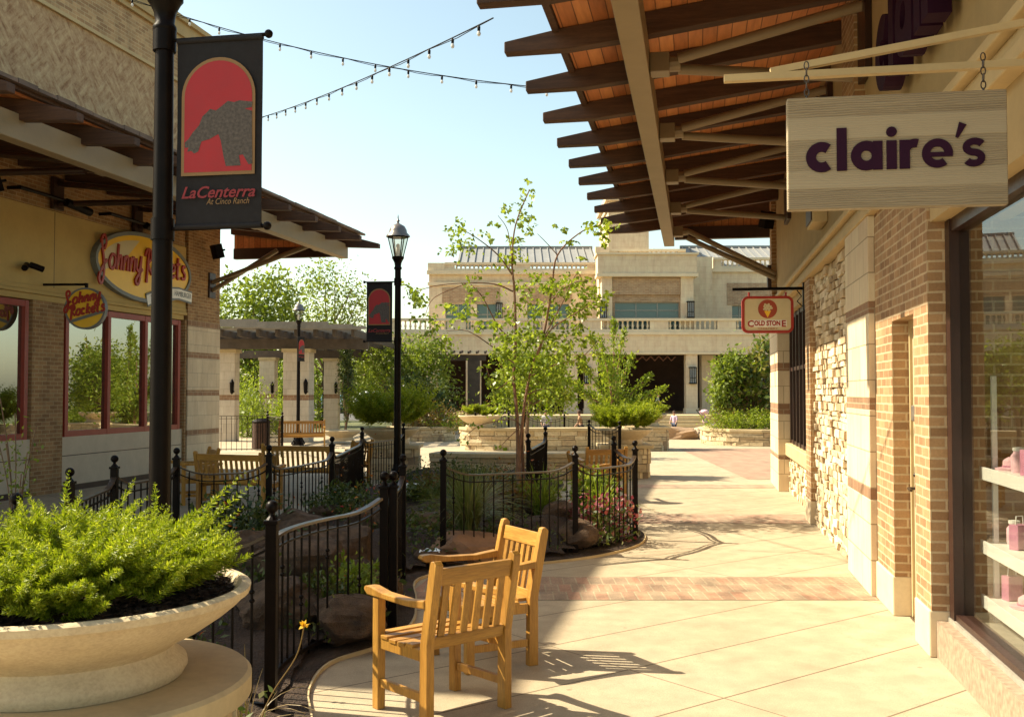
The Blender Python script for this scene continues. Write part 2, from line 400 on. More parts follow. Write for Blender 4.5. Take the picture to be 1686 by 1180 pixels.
# ------------------------------------------------------------------ foliage
def leaves_obj(name, P, D, S, mat, parent=None, ratio=.5, crease=.25, seed=0):
    """P (n,3) bases, D (n,3) directions, S (n) lengths -> folded leaves"""
    r = np.random.default_rng(seed); n = len(P)
    D = D / (np.linalg.norm(D, axis=1, keepdims=True) + 1e-9)
    R = r.normal(size=(n,3)); X = np.cross(D, R); X /= (np.linalg.norm(X, axis=1, keepdims=True) + 1e-9)
    N = np.cross(X, D); S = S[:,None]
    a = P; b = P + D*S*.45 + X*S*ratio*.5 + N*S*crease*.3; c = P + D*S; d = P + D*S*.45 - X*S*ratio*.5 + N*S*crease*.3
    V = np.stack([a,b,c,d], 1).reshape(-1,3)
    me = bpy.data.meshes.new(name)
    me.vertices.add(n*4); me.vertices.foreach_set('co', V.ravel())
    me.loops.add(n*4); me.loops.foreach_set('vertex_index', np.arange(n*4, dtype=np.int32))
    me.polygons.add(n); me.polygons.foreach_set('loop_start', np.arange(0, n*4, 4, dtype=np.int32))
    me.update(calc_edges=True); me.validate()
    me.materials.append(mat)
    o = bpy.data.objects.new(name, me); COL.objects.link(o)
    if parent: o.parent = parent
    return o
def crown_pts(blobs, n, r, shell=.55, clump=.16, per=14):
    """points gathered in clumps through a set of ellipsoids (cx,cy,cz,rx,ry,rz)"""
    B = np.array(blobs, dtype=float); vol = (B[:,3]*B[:,4]*B[:,5])**.75; vol /= vol.sum()
    m = max(1, n//per); k = r.choice(len(B), m, p=vol)
    d = r.normal(size=(m,3)); d /= np.linalg.norm(d, axis=1, keepdims=True)
    rad = shell + (1-shell)*r.random((m,1))**.7
    rad *= (1 + .16*np.sin(d[:,[0]]*7+d[:,[2]]*5+k[:,None]))
    c = B[k,:3] + d*rad*B[k,3:6]
    idx = r.integers(0, m, n); P = c[idx] + r.normal(size=(n,3))*clump*(.6+.8*r.random((m,1))[idx])
    out = P - B[k[idx],:3]
    return P, out, c
def limbs(mb, base, centers, r0, r, n=10):
    base = Vector(base)
    for c in centers[:n]:
        c = Vector(c); mid = base.lerp(c, .5) + Vector((r.normal()*.1, r.normal()*.1, .12))*(c-base).length*.5
        mb.tube([base, mid, c], [r0, r0*.6, r0*.18], 5)
# ------------------------------------------------------------------ camera / light / world
cam = bpy.data.objects.new('camera', bpy.data.cameras.new('camera')); COL.objects.link(cam)
cam.location = (0,0,CAMH); cam.rotation_euler = (PI/2 + PIT, 0, 0)
cam.data.sensor_width = 36; cam.data.lens = 36*F/1686; cam.data.clip_end = 2000; cam.data.clip_start = .05
sc.camera = cam
sd = Vector((-.79, .21, .80)).normalized()          # towards the sun
elev = math.asin(sd.z); az = math.atan2(sd.x, sd.y)
sun = bpy.data.objects.new('sun', bpy.data.lights.new('sun', 'SUN')); COL.objects.link(sun)
sun.data.energy = 4.5; sun.data.angle = math.radians(.5); sun.data.color = (1, .89, .66)
sun.rotation_euler = sd.to_track_quat('Z', 'Y').to_euler()
w = bpy.data.worlds.new('World'); sc.world = w; w.use_nodes = True
wt = w.node_tree; bg = wt.nodes['Background']; sky = wt.nodes.new('ShaderNodeTexSky'); sky.sky_type = 'NISHITA'
sky.sun_disc = False; sky.sun_elevation = elev; sky.sun_rotation = az; sky.air_density = 1.0; sky.dust_density = 1.6; sky.ozone_density = 1.6
tint = wt.nodes.new('ShaderNodeMix'); tint.data_type = 'RGBA'; tint.blend_type = 'MULTIPLY'; tint.inputs[0].default_value = 1; tint.inputs[7].default_value = (1.0, .94, .72, 1)   # warm white balance
wt.links.new(sky.outputs[0], tint.inputs[6]); wt.links.new(tint.outputs[2], bg.inputs['Color']); bg.inputs['Strength'].default_value = .12
vs = sc.view_settings; vs.view_transform = 'Standard'; vs.look = 'None'; vs.gamma = 1; vs.exposure = 1.35
sc.cycles.max_bounces = 8; sc.cycles.transparent_max_bounces = 16
sc.cycles.sample_clamp_indirect = 6; sc.cycles.use_denoising = True
# ------------------------------------------------------------------ ground
def sheet(name, poly, z, mat, th=0):
    mb = MB()
    if th: mb.prism(poly, lambda u,v,d: (u,v,d), z-th, z)
    else:
        tris = tessellate_polygon([[Vector((u,v,0)) for u,v in poly]]); mb.add([(u,v,z) for u,v in poly], [tuple(t) for t in tris])
    o = mb.build(name, mat)
    for p in o.data.polygons:
        if not th and p.normal.z < 0: p.flip()
    return tag(o, kind='structure')
sheet('ground', [(-500,-300),(500,-300),(500,700),(-500,700)], -.012, plain('dry_grass_ground', (.10,.11,.04), .95, .3, .5, .4, bd=.05))
sheet('plaza_pavement', [(-16,-6),(12,-6),(14,45),(-30,45),(-30,24),(-16,16)], 0.0, PAV)
sheet('car_park', [(-90,62),(-6,62),(-6,140),(-90,140)], .0, plain('asphalt', (.07,.065,.06), .9, .2, 2, .2))
def bandpoly(y0, y1, xl0, xl1, off=1.49):
    return [(xl0,y0),(off+.178*y0,y0),(off+.178*y1,y1),(xl1,y1)]
sheet('paver_band', bandpoly(8.5, 9.55, -.9, -.75), .004, PAVER)
o = sheet('paver_band', bandpoly(13.4, 14.4, 1.2, 1.4), .004, PAVER3)
sheet('paver_band', bandpoly(18.3, 19.0, 2.2, 2.3), .004, PAVER3)
sheet('plaza_paver_field', [(4.6,20.2),(12,20.2),(12,31),(5.0,31)], .004, PAVER2)
# the planted bed: curb ring, soil mound
def smooth_path(pts, n=6, closed=False):
    P = [Vector((*p, 0)) if len(p) == 2 else Vector(p) for p in pts]; out = []
    m = len(P); rng = range(m if closed else m-1)
    for i in rng:
        g = (lambda j: P[j % m]) if closed else (lambda j: P[max(0, min(m-1, j))])
        p0, p1, p2, p3 = g(i-1), g(i), g(i+1), g(i+2)
        for k in range(n):
            t = k/n
            out.append(.5*((2*p1) + (p2-p0)*t + (2*p0-5*p1+4*p2-p3)*t*t + (-p0+3*p1-3*p2+p3)*t**3))
    if not closed: out.append(P[-1])
    return out
bedline = [(-3.6,4.6),(-2.4,4.9),(-1.5,4.75),(-1.03,5.1),(-1.16,5.9),(-1.14,6.5),(-.88,6.95),(-.74,7.6),(-.78,8.4),(-.85,9.4),(-.35,9.95),(.35,10.3),(.92,10.75),(1.4,11.5),(1.56,12.4),(1.35,13.2),(.75,13.5),(.45,14.2),(.6,16.5),(.9,19.2),(-.5,19.8),(-2.2,19.2),(-2.6,17),(-2.7,14.5),(-2.45,12.9),(-2.8,11.2),(-3.6,10.6),(-3.75,9.2),(-3.5,7.6),(-4.2,6.0)]
bp = [(p.x, p.y) for p in smooth_path(bedline, 5, True)]
sheet('garden_bed', bp, .03, SOIL, .03)
mb = MB(); mb.sweep([(x, y, .012) for x, y in bp] + [(bp[0][0], bp[0][1], .012)], .03, .024)
tag(mb.build('bed_curb', CASTC), kind='structure')
# lumpy planted mound
r = np.random.default_rng(3)
def inpoly(x, y, poly):
    c = False; j = len(poly)-1
    for i in range(len(poly)):
        if ((poly[i][1] > y) != (poly[j][1] > y)) and (x < (poly[j][0]-poly[i][0])*(y-poly[i][1])/(poly[j][1]-poly[i][1])+poly[i][0]): c = not c
        j = i
    return c
def edist(x, y, poly=bp): return min(math.hypot(x-a, y-b) for a, b in poly)
def moundz(x, y):
    d = edist(x, y)
    return .03 + min(.20, d*.25) * (1 + .35*math.sin(x*3.1+y*1.7) + .2*math.sin(x*7-y*5))
xs = np.arange(-4.4, 1.8, .12); ys = np.arange(4.5, 20, .14); mb = MB(); idm = {}
for i, x in enumerate(xs):
    for j, y in enumerate(ys):
        if inpoly(x, y, bp) and edist(x, y) > .09:
            idm[(i,j)] = len(mb.v); mb.v.append((x+rnd.uniform(-.02,.02), y+rnd.uniform(-.02,.02), moundz(x,y)+rnd.uniform(-.012,.012)))
for (i,j) in list(idm):
    q = [(i,j),(i+1,j),(i+1,j+1),(i,j+1)]
    if all(k in idm for k in q): mb.f.append(tuple(idm[k] for k in q))
o = mb.build('garden_mound', SOIL, smooth=True, fix=False); tag(o, kind='structure')
MOUND = idm
# ------------------------------------------------------------------ generic pieces
def stone_face(mb, pts, z0, z1, r, hmin=.07, hmax=.13, lmin=.14, lmax=.4, dep=(.02,.07), back=.04):
    """random coursed blocks on a path (2-D points; outside is on the right of travel)"""
    P = [Vector((*p, 0)) for p in pts]; cum = [0]
    for a, b in zip(P, P[1:]): cum.append(cum[-1] + (b-a).length)
    L = cum[-1]
    def at(s):
        s = max(0, min(L, s))
        for i in range(len(P)-1):
            if s <= cum[i+1] or i == len(P)-2:
                t = (s-cum[i])/max(1e-6, cum[i+1]-cum[i]); d = (P[i+1]-P[i]).normalized()
                return P[i].lerp(P[i+1], t), Vector((d.y, -d.x, 0))
    z = z0
    while z < z1 - .02:
        h = r.uniform(hmin, hmax)
        if z + h > z1 - .03: h = z1 - z
        s = -r.uniform(0, lmax*.5)
        while s < L - .01:
            l = r.uniform(lmin, lmax); e = min(L, s+l)
            if L - e < lmin*.4: e = L
            a0 = max(0, s)
            if e - a0 > .02:
                d = r.uniform(*dep); g = .006
                hh = h*.5 if (r.random() < .18 and h > .1) else h
                for zz in ([z] if hh == h else [z, z+hh]):
                    p0, n0 = at(a0+g); p1, n1 = at(e-g); j = lambda: r.uniform(-.008, .008)
                    dd = d if zz == z else r.uniform(*dep)
                    vs = []
                    for q, nn in ((p0, n0), (p1, n1)):
                        for off, zq in ((-back, zz+g), (dd, zz+g), (dd, zz+hh-g), (-back, zz+hh-g)):
                            c = q + nn*(off + (j() if off > 0 else 0)); vs.append((c.x, c.y, zq + (j() if off > 0 else 0)))
                    mb.add(vs, [(0,1,2,3),(7,6,5,4),(0,4,5,1),(1,5,6,2),(2,6,7,3),(3,7,4,0)])
            s = e if e > s else s + l
        z += h
RS = 1.0157
def S(Y): return Y*RS
rb = empty('shop_building', (1.504,0,0), -math.atan(.178), 'brick and limestone shop building with deep timber eave along the right of the walkway', 'building')
def RB(name, mat, fn, **k):
    mb = MB(); fn(mb); return mb.build(name, mat, rb, **k)
rs = random.Random(11)
# --- display window nearest the camera
sW0, sW1 = S(2.2), S(6.67)
RB('window_plinth', GRAN, lambda m: m.box(.03,.45,sW0,sW1,0,.235))
RB('window_ledge', plain('ledge_metal', (.30,.27,.22), .5, .2, 9, .05), lambda m: m.box(.10,.47,sW0,sW1,.235,.262))
dw = RB('display_window', BROWNM, lambda m: (m.box(.11,.24,S(6.56),sW1,.262,2.8), m.box(.12,.24,sW0,S(6.56),.262,.30), m.box(.12,.24,sW0,sW0+.2,.30,2.8), m.box(.12,.24,sW0+.2,S(6.56),2.72,2.8)))
mb = MB(); mb.box(.17,.178,sW0+.2,S(6.56),.30,2.72); mb.build('pane', GLASSR, dw)
# shop room
RB('shop_floor', DARKF, lambda m: m.box(.47,4.5,sW0,S(6.9),.10,.235))
RB('shop_room_wall', plain('room_wall', (.30,.24,.17), .8, .05, 2, 0), lambda m: (m.box(4.5,4.6,sW0-.2,S(6.9),0,3.1), m.box(.36,4.5,S(6.80),S(6.9),.236,3.1), m.box(.36,4.5,sW0-.2,sW0-.1,.236,3.1)))
RB('window_header', STUCCO, lambda m: m.box(.02,.5,sW0-.2,S(6.67),2.8,3.18))
# --- brick piers, door bay
def plinthed(name, mat, x0, y0, y1, z1, ph=.30):
    RB(name, mat, lambda m: m.box(x0,.6,y0,y1,ph,z1))
    RB('pier_base', LIMEP, lambda m: m.box(x0-.015,.6,y0-.0,y1+.0,0,ph), bevel=.01)
plinthed('brick_pier', BRICK, 0, S(6.67)+.003, S(7.12), 3.18)
plinthed('brick_pier', BRICK, 0, S(7.90), S(8.63)-.003, 3.18)
RB('door_lintel', BRICK, lambda m: m.box(0.001,.6,S(7.12)-.001,S(7.90)+.001,2.24,3.18))
RB('door_frame', TRIM, lambda m: (m.box(.12,.2,S(7.12),S(7.16),0,2.24), m.box(.12,.2,S(7.86),S(7.90),0,2.24), m.box(.12,.2,S(7.16),S(7.86),2.18,2.24)))
dr = RB('door', plain('door_paint', (.50,.41,.25), .5, .04, 2, .03), lambda m: m.box(.14,.19,S(7.16)+.003,S(7.86)-.003,.012,2.178), bevel=.003)
mb = MB(); mb.box(.132,.14,S(7.78)-.05,S(7.78)+.02,.84,1.14); mb.tube([(.14,S(7.765),.98),(.08,S(7.765),.98),(.078,S(7.65),.975)], .011, 8); mb.ball((.13,S(7.765),1.08),.016)
mb.build('handle', IRONB, dr, smooth=True)
mb = MB(); mb.box(.115,.14,S(7.70),S(7.82),1.48,1.60); mb.build('door_closer', plain('steel', (.45,.43,.4), .35, .1, 9, 0, metal=.8), dr, bevel=.01)
RB('door_threshold', IRONB, lambda m: m.box(.10,.25,S(7.16),S(7.86),0,.011))
# --- limestone pilaster with brown bands
def pilaster(y0, y1, x0, bands, z1=3.18, x1=.5):
    zs = [0] + [b for bb in bands for b in bb] + [z1]
    RB('limestone_pilaster', LIME, lambda m: [m.box(x0,x1,y0,y1,zs[i],zs[i+1]) for i in range(0, len(zs), 2)], bevel=.006)
    for a, b in bands: RB('pilaster_band', BAND, lambda m: m.box(x0+.004,x1,y0+.004,y1-.004,a,b))
pilaster(S(8.63), S(9.94), -.055, [(.80,.90),(1.55,1.65),(2.36,2.46)])
# --- stacked ledge stone
RB('ledge_stone_backing', MORTAR, lambda m: m.box(.06,.5,S(9.94)+.002,S(13.30),0,3.18))
mb = MB(); stone_face(mb, [(.06,S(13.30)),(.06,S(9.94)+.002)], 0, 3.17, rs, .05, .10, .12, .40, (.008,.055)); mb.build('ledge_stone_panel', LEDGE, rb)
plinthed('brick_pilaster', BRICK, -.03, S(13.30)+.003, S(13.85), 3.18)
# --- window bay
RB('window_base_backing', MORTAR, lambda m: m.box(.14,.5,S(13.85)+.002,S(17.7),0,.62))
mb = MB(); stone_face(mb, [(.14,S(17.7)),(.14,S(13.85)+.002)], 0, .60, rs, .06, .11, .1, .36, (.01,.07)); mb.build('ledge_stone_base', LEDGE, rb)
RB('window_sill', TRIM, lambda m: m.box(.02,.5,S(13.85)+.002,S(17.7)-.002,.62,.83), bevel=.015)
win = RB('window', BROWNM, lambda m: [m.box(.10,.19,y,y+.06,.83,3.0) for y in np.linspace(S(13.87), S(17.7)-.08, 8)] + [m.box(.112,.18,S(13.87),S(17.68),z,z+.06) for z in (.831,2.05,2.93)])
mb = MB(); mb.box(.15,.156,S(13.87),S(17.68),.85,2.98); mb.build('pane', GLASSD, win)
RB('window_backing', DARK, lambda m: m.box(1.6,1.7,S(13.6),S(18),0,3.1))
RB('window_lintel', STUCCO, lambda m: m.box(.03,.5,S(13.85)+.002,S(17.7)-.002,3.0,3.18))
pilaster(S(17.70), S(19.5), -.10, [(.55,.62),(1.32,1.5),(2.06,2.2)], x1=6)
# --- trim line, stucco upper wall, brick corner strips
RB('cornice_trim', TRIM, lambda m: (m.box(-.07,.4,sW0-.2,S(19.5)+.03,3.18,3.26), m.box(-.04,.4,sW0-.2,S(19.5),3.26,3.34), m.box(-.10,.4,sW0-.2,S(19.5)+.05,3.34,3.40)), bevel=.008)
RB('upper_wall', STUCCO, lambda m: m.box(0,.4,sW0-.2,S(19.3),3.40,5.7))
RB('end_wall', STUCCO, lambda m: m.box(.401,6,S(19.2),S(19.3),3.18,5.7))
RB('upper_brick_strip', BRICK, lambda m: m.box(-.09,.1,S(9.0),S(9.75),3.40,5.3))
RB('upper_brick_strip', BRICK, lambda m: m.box(-.09,.1,S(19.0),S(19.42),3.40,5.3))
# roof slab over rooms (keeps daylight out)
RB('ceiling_slab', DARK, lambda m: m.box(.41,6,sW0-.2,S(19.2),3.12,3.17))
RB('rear_wall', STUCCO, lambda m: m.box(6,6.1,sW0-.2,S(19.4),0,5.7))
# --- eave: rafters, planks, beam, struts
yT = [8.27 + 1.2*i for i in range(-4, 11)]
EX = -3.2
RAFBOT = lambda X: 4.80 if X < -2.6 else 4.80 + .13*(X+2.6)
for i, Y in enumerate(yT):
    yl = S(Y - .56)          # tip position measured at the tip, rafters square to wall
    mb = MB(); pts = []
    prof = [(EX,4.815),(-2.6,4.82),(-2.1,4.875),(0.0,5.16),(0.0,5.36),(-2.62,5.02),(EX,4.915)]
    mb.prism(prof, lambda u,v,d: (u,d,v), yl-.07, yl+.07); mb.build('rafter', RAFT, rb, bevel=.008)
y0, y1 = S(yT[0])-.7, S(yT[-1])-.35
def slope_slab(m, xa, xb, ya, yb, dz, th, za=None):
    f = lambda x: 5.02 + .13*(x+2.62) + dz
    m.add([(xa,ya,f(xa)),(xb,ya,f(xb)),(xb,yb,f(xb)),(xa,yb,f(xa)),(xa,ya,f(xa)+th),(xb,ya,f(xb)+th),(xb,yb,f(xb)+th),(xa,yb,f(xa)+th)],
          [(0,3,2,1),(4,5,6,7),(0,1,5,4),(1,2,6,5),(2,3,7,6),(3,0,4,7)])
RB('soffit', PLANK, lambda m: slope_slab(m, -2.68, 0.0, y0, y1, .003, .03))
RB('roof', SHINGLE, lambda m: slope_slab(m, -2.74, 6, y0-.05, y1+.05, .035, .07))
RB('eave_edge', RAFT, lambda m: slope_slab(m, -2.75, -2.69, y0-.03, y1+.03, -.03, .063))
RB('eave_beam', BEAM, lambda m: m.box(-2.08,-1.88,y0,y1,4.56,4.85), bevel=.01)
RB('end_beam', BROWNM, lambda m: m.box(-1.87,-.01,y1-.14,y1,4.68,4.92))
RB('gable_infill', PLANK, lambda m: m.prism([(-1.87,4.921),(-.01,4.921),(-.01,5.36),(-1.87,5.118)], lambda u,v,d: (u,d,v), y1-.10, y1-.06))
for i in range(0, 5):
    yn = S(9.05 + 2.47*i)
    mb = MB(); mb.box(-1.875,-1.70,yn-.10,yn+.10,4.60,4.78); mb.tube([(-1.72,yn,4.69),(-1.60,yn,4.69)], .07, 10)
    mb.build('beam_bracket', TUBEM, rb, bevel=.008)
    last = i == 4
    for k, (za, zb) in enumerate(((4.72, 5.02), (4.66, 4.50)) if not last else ((4.70, 3.86), (4.58, 3.78))):
        yy = yn + (.06 if k else -.06); ye = yn + (.06 if k else -.30)
        if last: ye = min(yy, S(19.25)) - .12*k
        mb = MB(); mb.tube([(-1.62,yy,za),(-.03,ye,zb)], .048, 10); mb.build('strut', TUBEM, rb, smooth=True)
    mb = MB()
    if last: mb.box(-.16,-.092,S(19.05),S(19.3),3.62,4.05)
    else: mb.box(-.06,-.002,yn-.45,yn+.2,4.4,5.1)
    mb.build('wall_bracket', BROWNM, rb, bevel=.006)
def speaker(parent, loc, rz, tilt):
    m = MB(); M = Matrix.Translation(loc) @ Matrix.Rotation(rz, 4, 'Z') @ Matrix.Rotation(tilt, 4, 'X')
    m.mbox(M, -.10,.10,-.09,.09,-.15,.15); m.mbox(M, -.08,.08,-.10,-.091,-.13,.13); m.mbox(M, -.02,.02,.09,.2,-.02,.02)
    return m.build('speaker', IRON, parent, bevel=.01)
speaker(rb, Vector((-.22,S(18.2),4.75)), .6, .3)
mb = MB(); mb.box(-.17,-.002,S(11.6),S(12.2),3.62,3.86); o = mb.build('wall_light', TRIM, rb, bevel=.01)
mb = MB(); mb.box(-.185,-.171,S(11.64),S(12.16),3.65,3.83); mb.build('louvre', BROWNM, o)
# hanging sign arms of the near shop (flat bars) and the iron arm further on
ys = S(4.3)
RB('sign_arm', TRIM, lambda m: (m.box(-1.35,.1,ys-.02,ys+.02,3.07,3.10), m.bar((-1.15,ys,3.105),(.05,ys,3.28),.03,.035,(0,1,0))))
# iron arm
yi = S(13.98)
RB('sign_arm', IRON, lambda m: (m.box(-.98,-.031,yi-.02,yi+.02,3.085,3.125), m.box(-.045,-.030,yi-.06,yi+.06,2.8,3.18), m.tube([(-.12,yi,3.08),(-.06,yi,3.0),(-.12,yi,2.93),(-.05,yi,2.86)],.008,6)), bevel=.002)
# ------------------------------------------------------------------ lettering by strokes
def arc(cx, cy, rx, ry, a0, a1, n=20):
    return [(cx+rx*math.cos(math.radians(a0+(a1-a0)*i/n)), cy+ry*math.sin(math.radians(a0+(a1-a0)*i/n))) for i in range(n+1)]
def stroke(m, pts, w, fn, d0, d1):
    L = []; R = []; n = len(pts); closed = (abs(pts[0][0]-pts[-1][0]) + abs(pts[0][1]-pts[-1][1])) < 1e-6
    for i in range(n):
        if closed: a = pts[(i-1) % (n-1)]; b = pts[(i+1) % (n-1)]
        else: a = pts[max(0,i-1)]; b = pts[min(n-1,i+1)]
        dx, dy = b[0]-a[0], b[1]-a[1]; l = math.hypot(dx, dy) or 1; nx, ny = -dy/l, dx/l
        ww = w[i] if isinstance(w, list) else w
        L.append((pts[i][0]+nx*ww/2, pts[i][1]+ny*ww/2)); R.append((pts[i][0]-nx*ww/2, pts[i][1]-ny*ww/2))
    vs = [];
    for l_, r_ in zip(L, R):
        for p in (l_, r_):
            for d in (d0, d1): vs.append(fn(p[0], p[1], d))
    fs = []
    for i in range(n-1):
        a = i*4; b = a+4
        fs += [(a,b,b+2,a+2),(a+1,a+3,b+3,b+1),(a,a+1,b+1,b),(a+2,b+2,b+3,a+3)]
    if not closed: fs += [(0,2,3,1),((n-1)*4,(n-1)*4+1,(n-1)*4+3,(n-1)*4+2)]
    m.add(vs, fs)
def claires():
    """list of (strokes, width) in x-height units; total width ~6.3"""
    W_ = .34; out = []
    def a(*s): out.append([(p, w) for p, w in s])
    x = .5
    a((arc(x,.5,.36,.36,52,308), W_)); x = 1.18
    a(([(x,0),(x,1.5)], W_)); x = 2.02
    a((arc(x-.02,.5,.35,.35,0,360), W_), ([(x+.36,0),(x+.36,1.0)], W_*.93)); x = 2.84
    a(([(x,0),(x,1.0)], W_), (arc(x,1.3,.085,.085,0,360,12), .19)); x = 3.27
    a(([(x,0),(x,1.0)], W_), (arc(x+.33,.52,.32,.36,172,72,12), W_*.85)); x = 4.34
    a((arc(x,.5,.37,.37,-50,-360,30), .27), ([(x-.35,.46),(x+.50,.46)], .15)); x = 5.08
    a(([(x-.10,1.02),(x+.10,1.5)], [.10,.26])); x = 5.52
    a((arc(x+.03,.68,.27,.19,28,270,14) + arc(x+.0,.30,.25,.19,90,-152,16)[1:], .235))
    return out
def put_letters(parent, mat, letters, scale, origin, fn, d=.02):
    obs = []
    for L in letters:
        m = MB()
        for k, (p, w_) in enumerate(L):
            pp = [(origin[0]+q[0]*scale, origin[1]+q[1]*scale) for q in p]
            ww = [x*scale for x in w_] if isinstance(w_, list) else w_*scale
            stroke(m, pp, ww, fn, 0, d + .0006*k)
        obs.append(m.build('letter', mat, parent))
    return obs
# near hanging cedar sign (own thing)
a_ = math.atan(.178)
hs = empty('hanging_sign', W(1473, 250, 4.12), -a_ + .015, 'sandblasted cedar board sign with purple lower case lettering hung over the walkway', 'hanging sign')
mb = MB(); mb.box(-.42,.42,-.025,.025,-.228,.228); mb.build('board', CEDAR, hs, bevel=.004)
fn = lambda u,v,d: (u, -.0252-d, v)
put_letters(hs, PURPLE, claires(), .1155, (-.345,-.076), fn, .006)
for sx in (-.34, .34):
    m = MB(); zt = .235
    for k in range(5):
        zc = zt + .02 + k*.028
        ring = [(sx + (.009*math.cos(t) if k % 2 == 0 else 0), (.009*math.cos(t) if k % 2 else 0), zc + .017*math.sin(t)) for t in np.linspace(0, 2*PI, 11)]
        m.tube(ring, .0028, 5, cap=False)
    m.tube([(sx,0,.226),(sx,0,.242)], .004, 6)
    m.build('chain', IRONB, hs, smooth=True)
# big wall letters, seen edge on
big = empty('wall_lettering', (0,0,0), 0, 'large dark purple three-dimensional letters standing off the stucco wall above the display window', 'sign letters')
big.location = (1.504,0,0); big.rotation_euler = (0,0,-a_)
sy = S(7.35)
put_letters(big, PURPLE, claires(), .49, (0, 3.82), lambda u,v,d: (-.06-d, sy-u, v), .13)
# iron bracket sign further on
def rrect(w, h, r, n=6):
    out = []
    for cx, cy, a0 in ((w/2-r,h/2-r,0),(-w/2+r,h/2-r,90),(-w/2+r,-h/2+r,180),(w/2-r,-h/2+r,270)): out += arc(cx, cy, r, r, a0, a0+90, n)
    return out
def text_mesh(s, size, parent, mat, loc, name='lettering', bold=.0, shear=0.0, spacing=1.0, depth=.002, width=None, rot=(PI/2,0,0), sx=1.0):
    cu = bpy.data.curves.new('txt', 'FONT'); cu.body = s; cu.size = size; cu.offset = bold; cu.shear = shear; cu.space_character = spacing
    cu.extrude = depth/2; cu.align_x = 'CENTER'; cu.align_y = 'CENTER'; cu.resolution_u = 3
    t = bpy.data.objects.new('txt', cu); COL.objects.link(t)
    bpy.context.view_layer.update(); dg = bpy.context.evaluated_depsgraph_get()
    me = bpy.data.meshes.new_from_object(t.evaluated_get(dg)); bpy.data.objects.remove(t); bpy.data.curves.remove(cu)
    me.name = name; me.materials.clear(); me.materials.append(mat)
    o = bpy.data.objects.new(name, me); COL.objects.link(o); o.parent = parent; o.location = loc; o.rotation_euler = rot
    if width:
        xs_ = [v.co.x for v in me.vertices]; k = width/(max(xs_)-min(xs_)); 
        for v in me.vertices: v.co.x *= k
    return o
pc = W(1263.5, 518, 13.75)
cs = empty('hanging_sign', pc, -a_*.6, 'cream sign with red rounded border and red ice cream roundel on an iron arm', 'hanging sign')
mb = MB(); mb.prism(rrect(.64,.46,.07), lambda u,v,d: (u,d,v), -.02, .02); mb.build('board', CREAMP, cs)
mb = MB(); q = rrect(.64,.46,.07); stroke(mb, q+[q[0]], .035, lambda u,v,d: (u,d,v), -.03, .03); mb.build('rim', REDP, cs)
mb = MB(); mb.prism(arc(0,.075,.125,.125,0,350,30), lambda u,v,d: (u,d,v), -.023, -.0205); em = mb.build('emblem', plain('emblem_red', (.34,.05,.02), .5, .1, 6, 0), cs)
mb = MB(); mb.prism([(-.045,.05),(.045,.05),(0,-.042)], lambda u,v,d: (u,d,v), -.0245, -.0235); mb.build('cone', YELP, em)
mb = MB()
for k in range(15):
    t = k*2.4; rr = .058*math.sqrt(k/15); mb.prism(arc(rr*math.cos(t),.095+rr*math.sin(t)*.85,.015,.015,0,330,8), lambda u,v,d: (u,d,v), -.0262-k*.0001, -.025)
mb.build('scoop', CREAMP, em)
mb = MB(); mb.prism(rrect(.50,.095,.02), lambda u,v,d: (u,d,v-.118), -.022, -.0203); mb.build('name_plate', WHITEP, cs)
text_mesh('C', .118, cs, REDP, (-.222,-.0235,-.125), bold=.004, depth=.002)
text_mesh('OLD STON', .088, cs, REDP, (-.005,-.0235,-.118), bold=.004, depth=.002, width=.34)
text_mesh('E', .118, cs, REDP, (.208,-.0235,-.125), bold=.004, depth=.002)
text_mesh('CREAMERY', .028, cs, REDP, (.0,-.0235,-.188), depth=.001, width=.26)
for sx in (-.24, .24):
    m = MB(); m.tube([(sx,0,.245),(sx,0,.30)], .014, 8); m.build('hanger', REDP, cs)
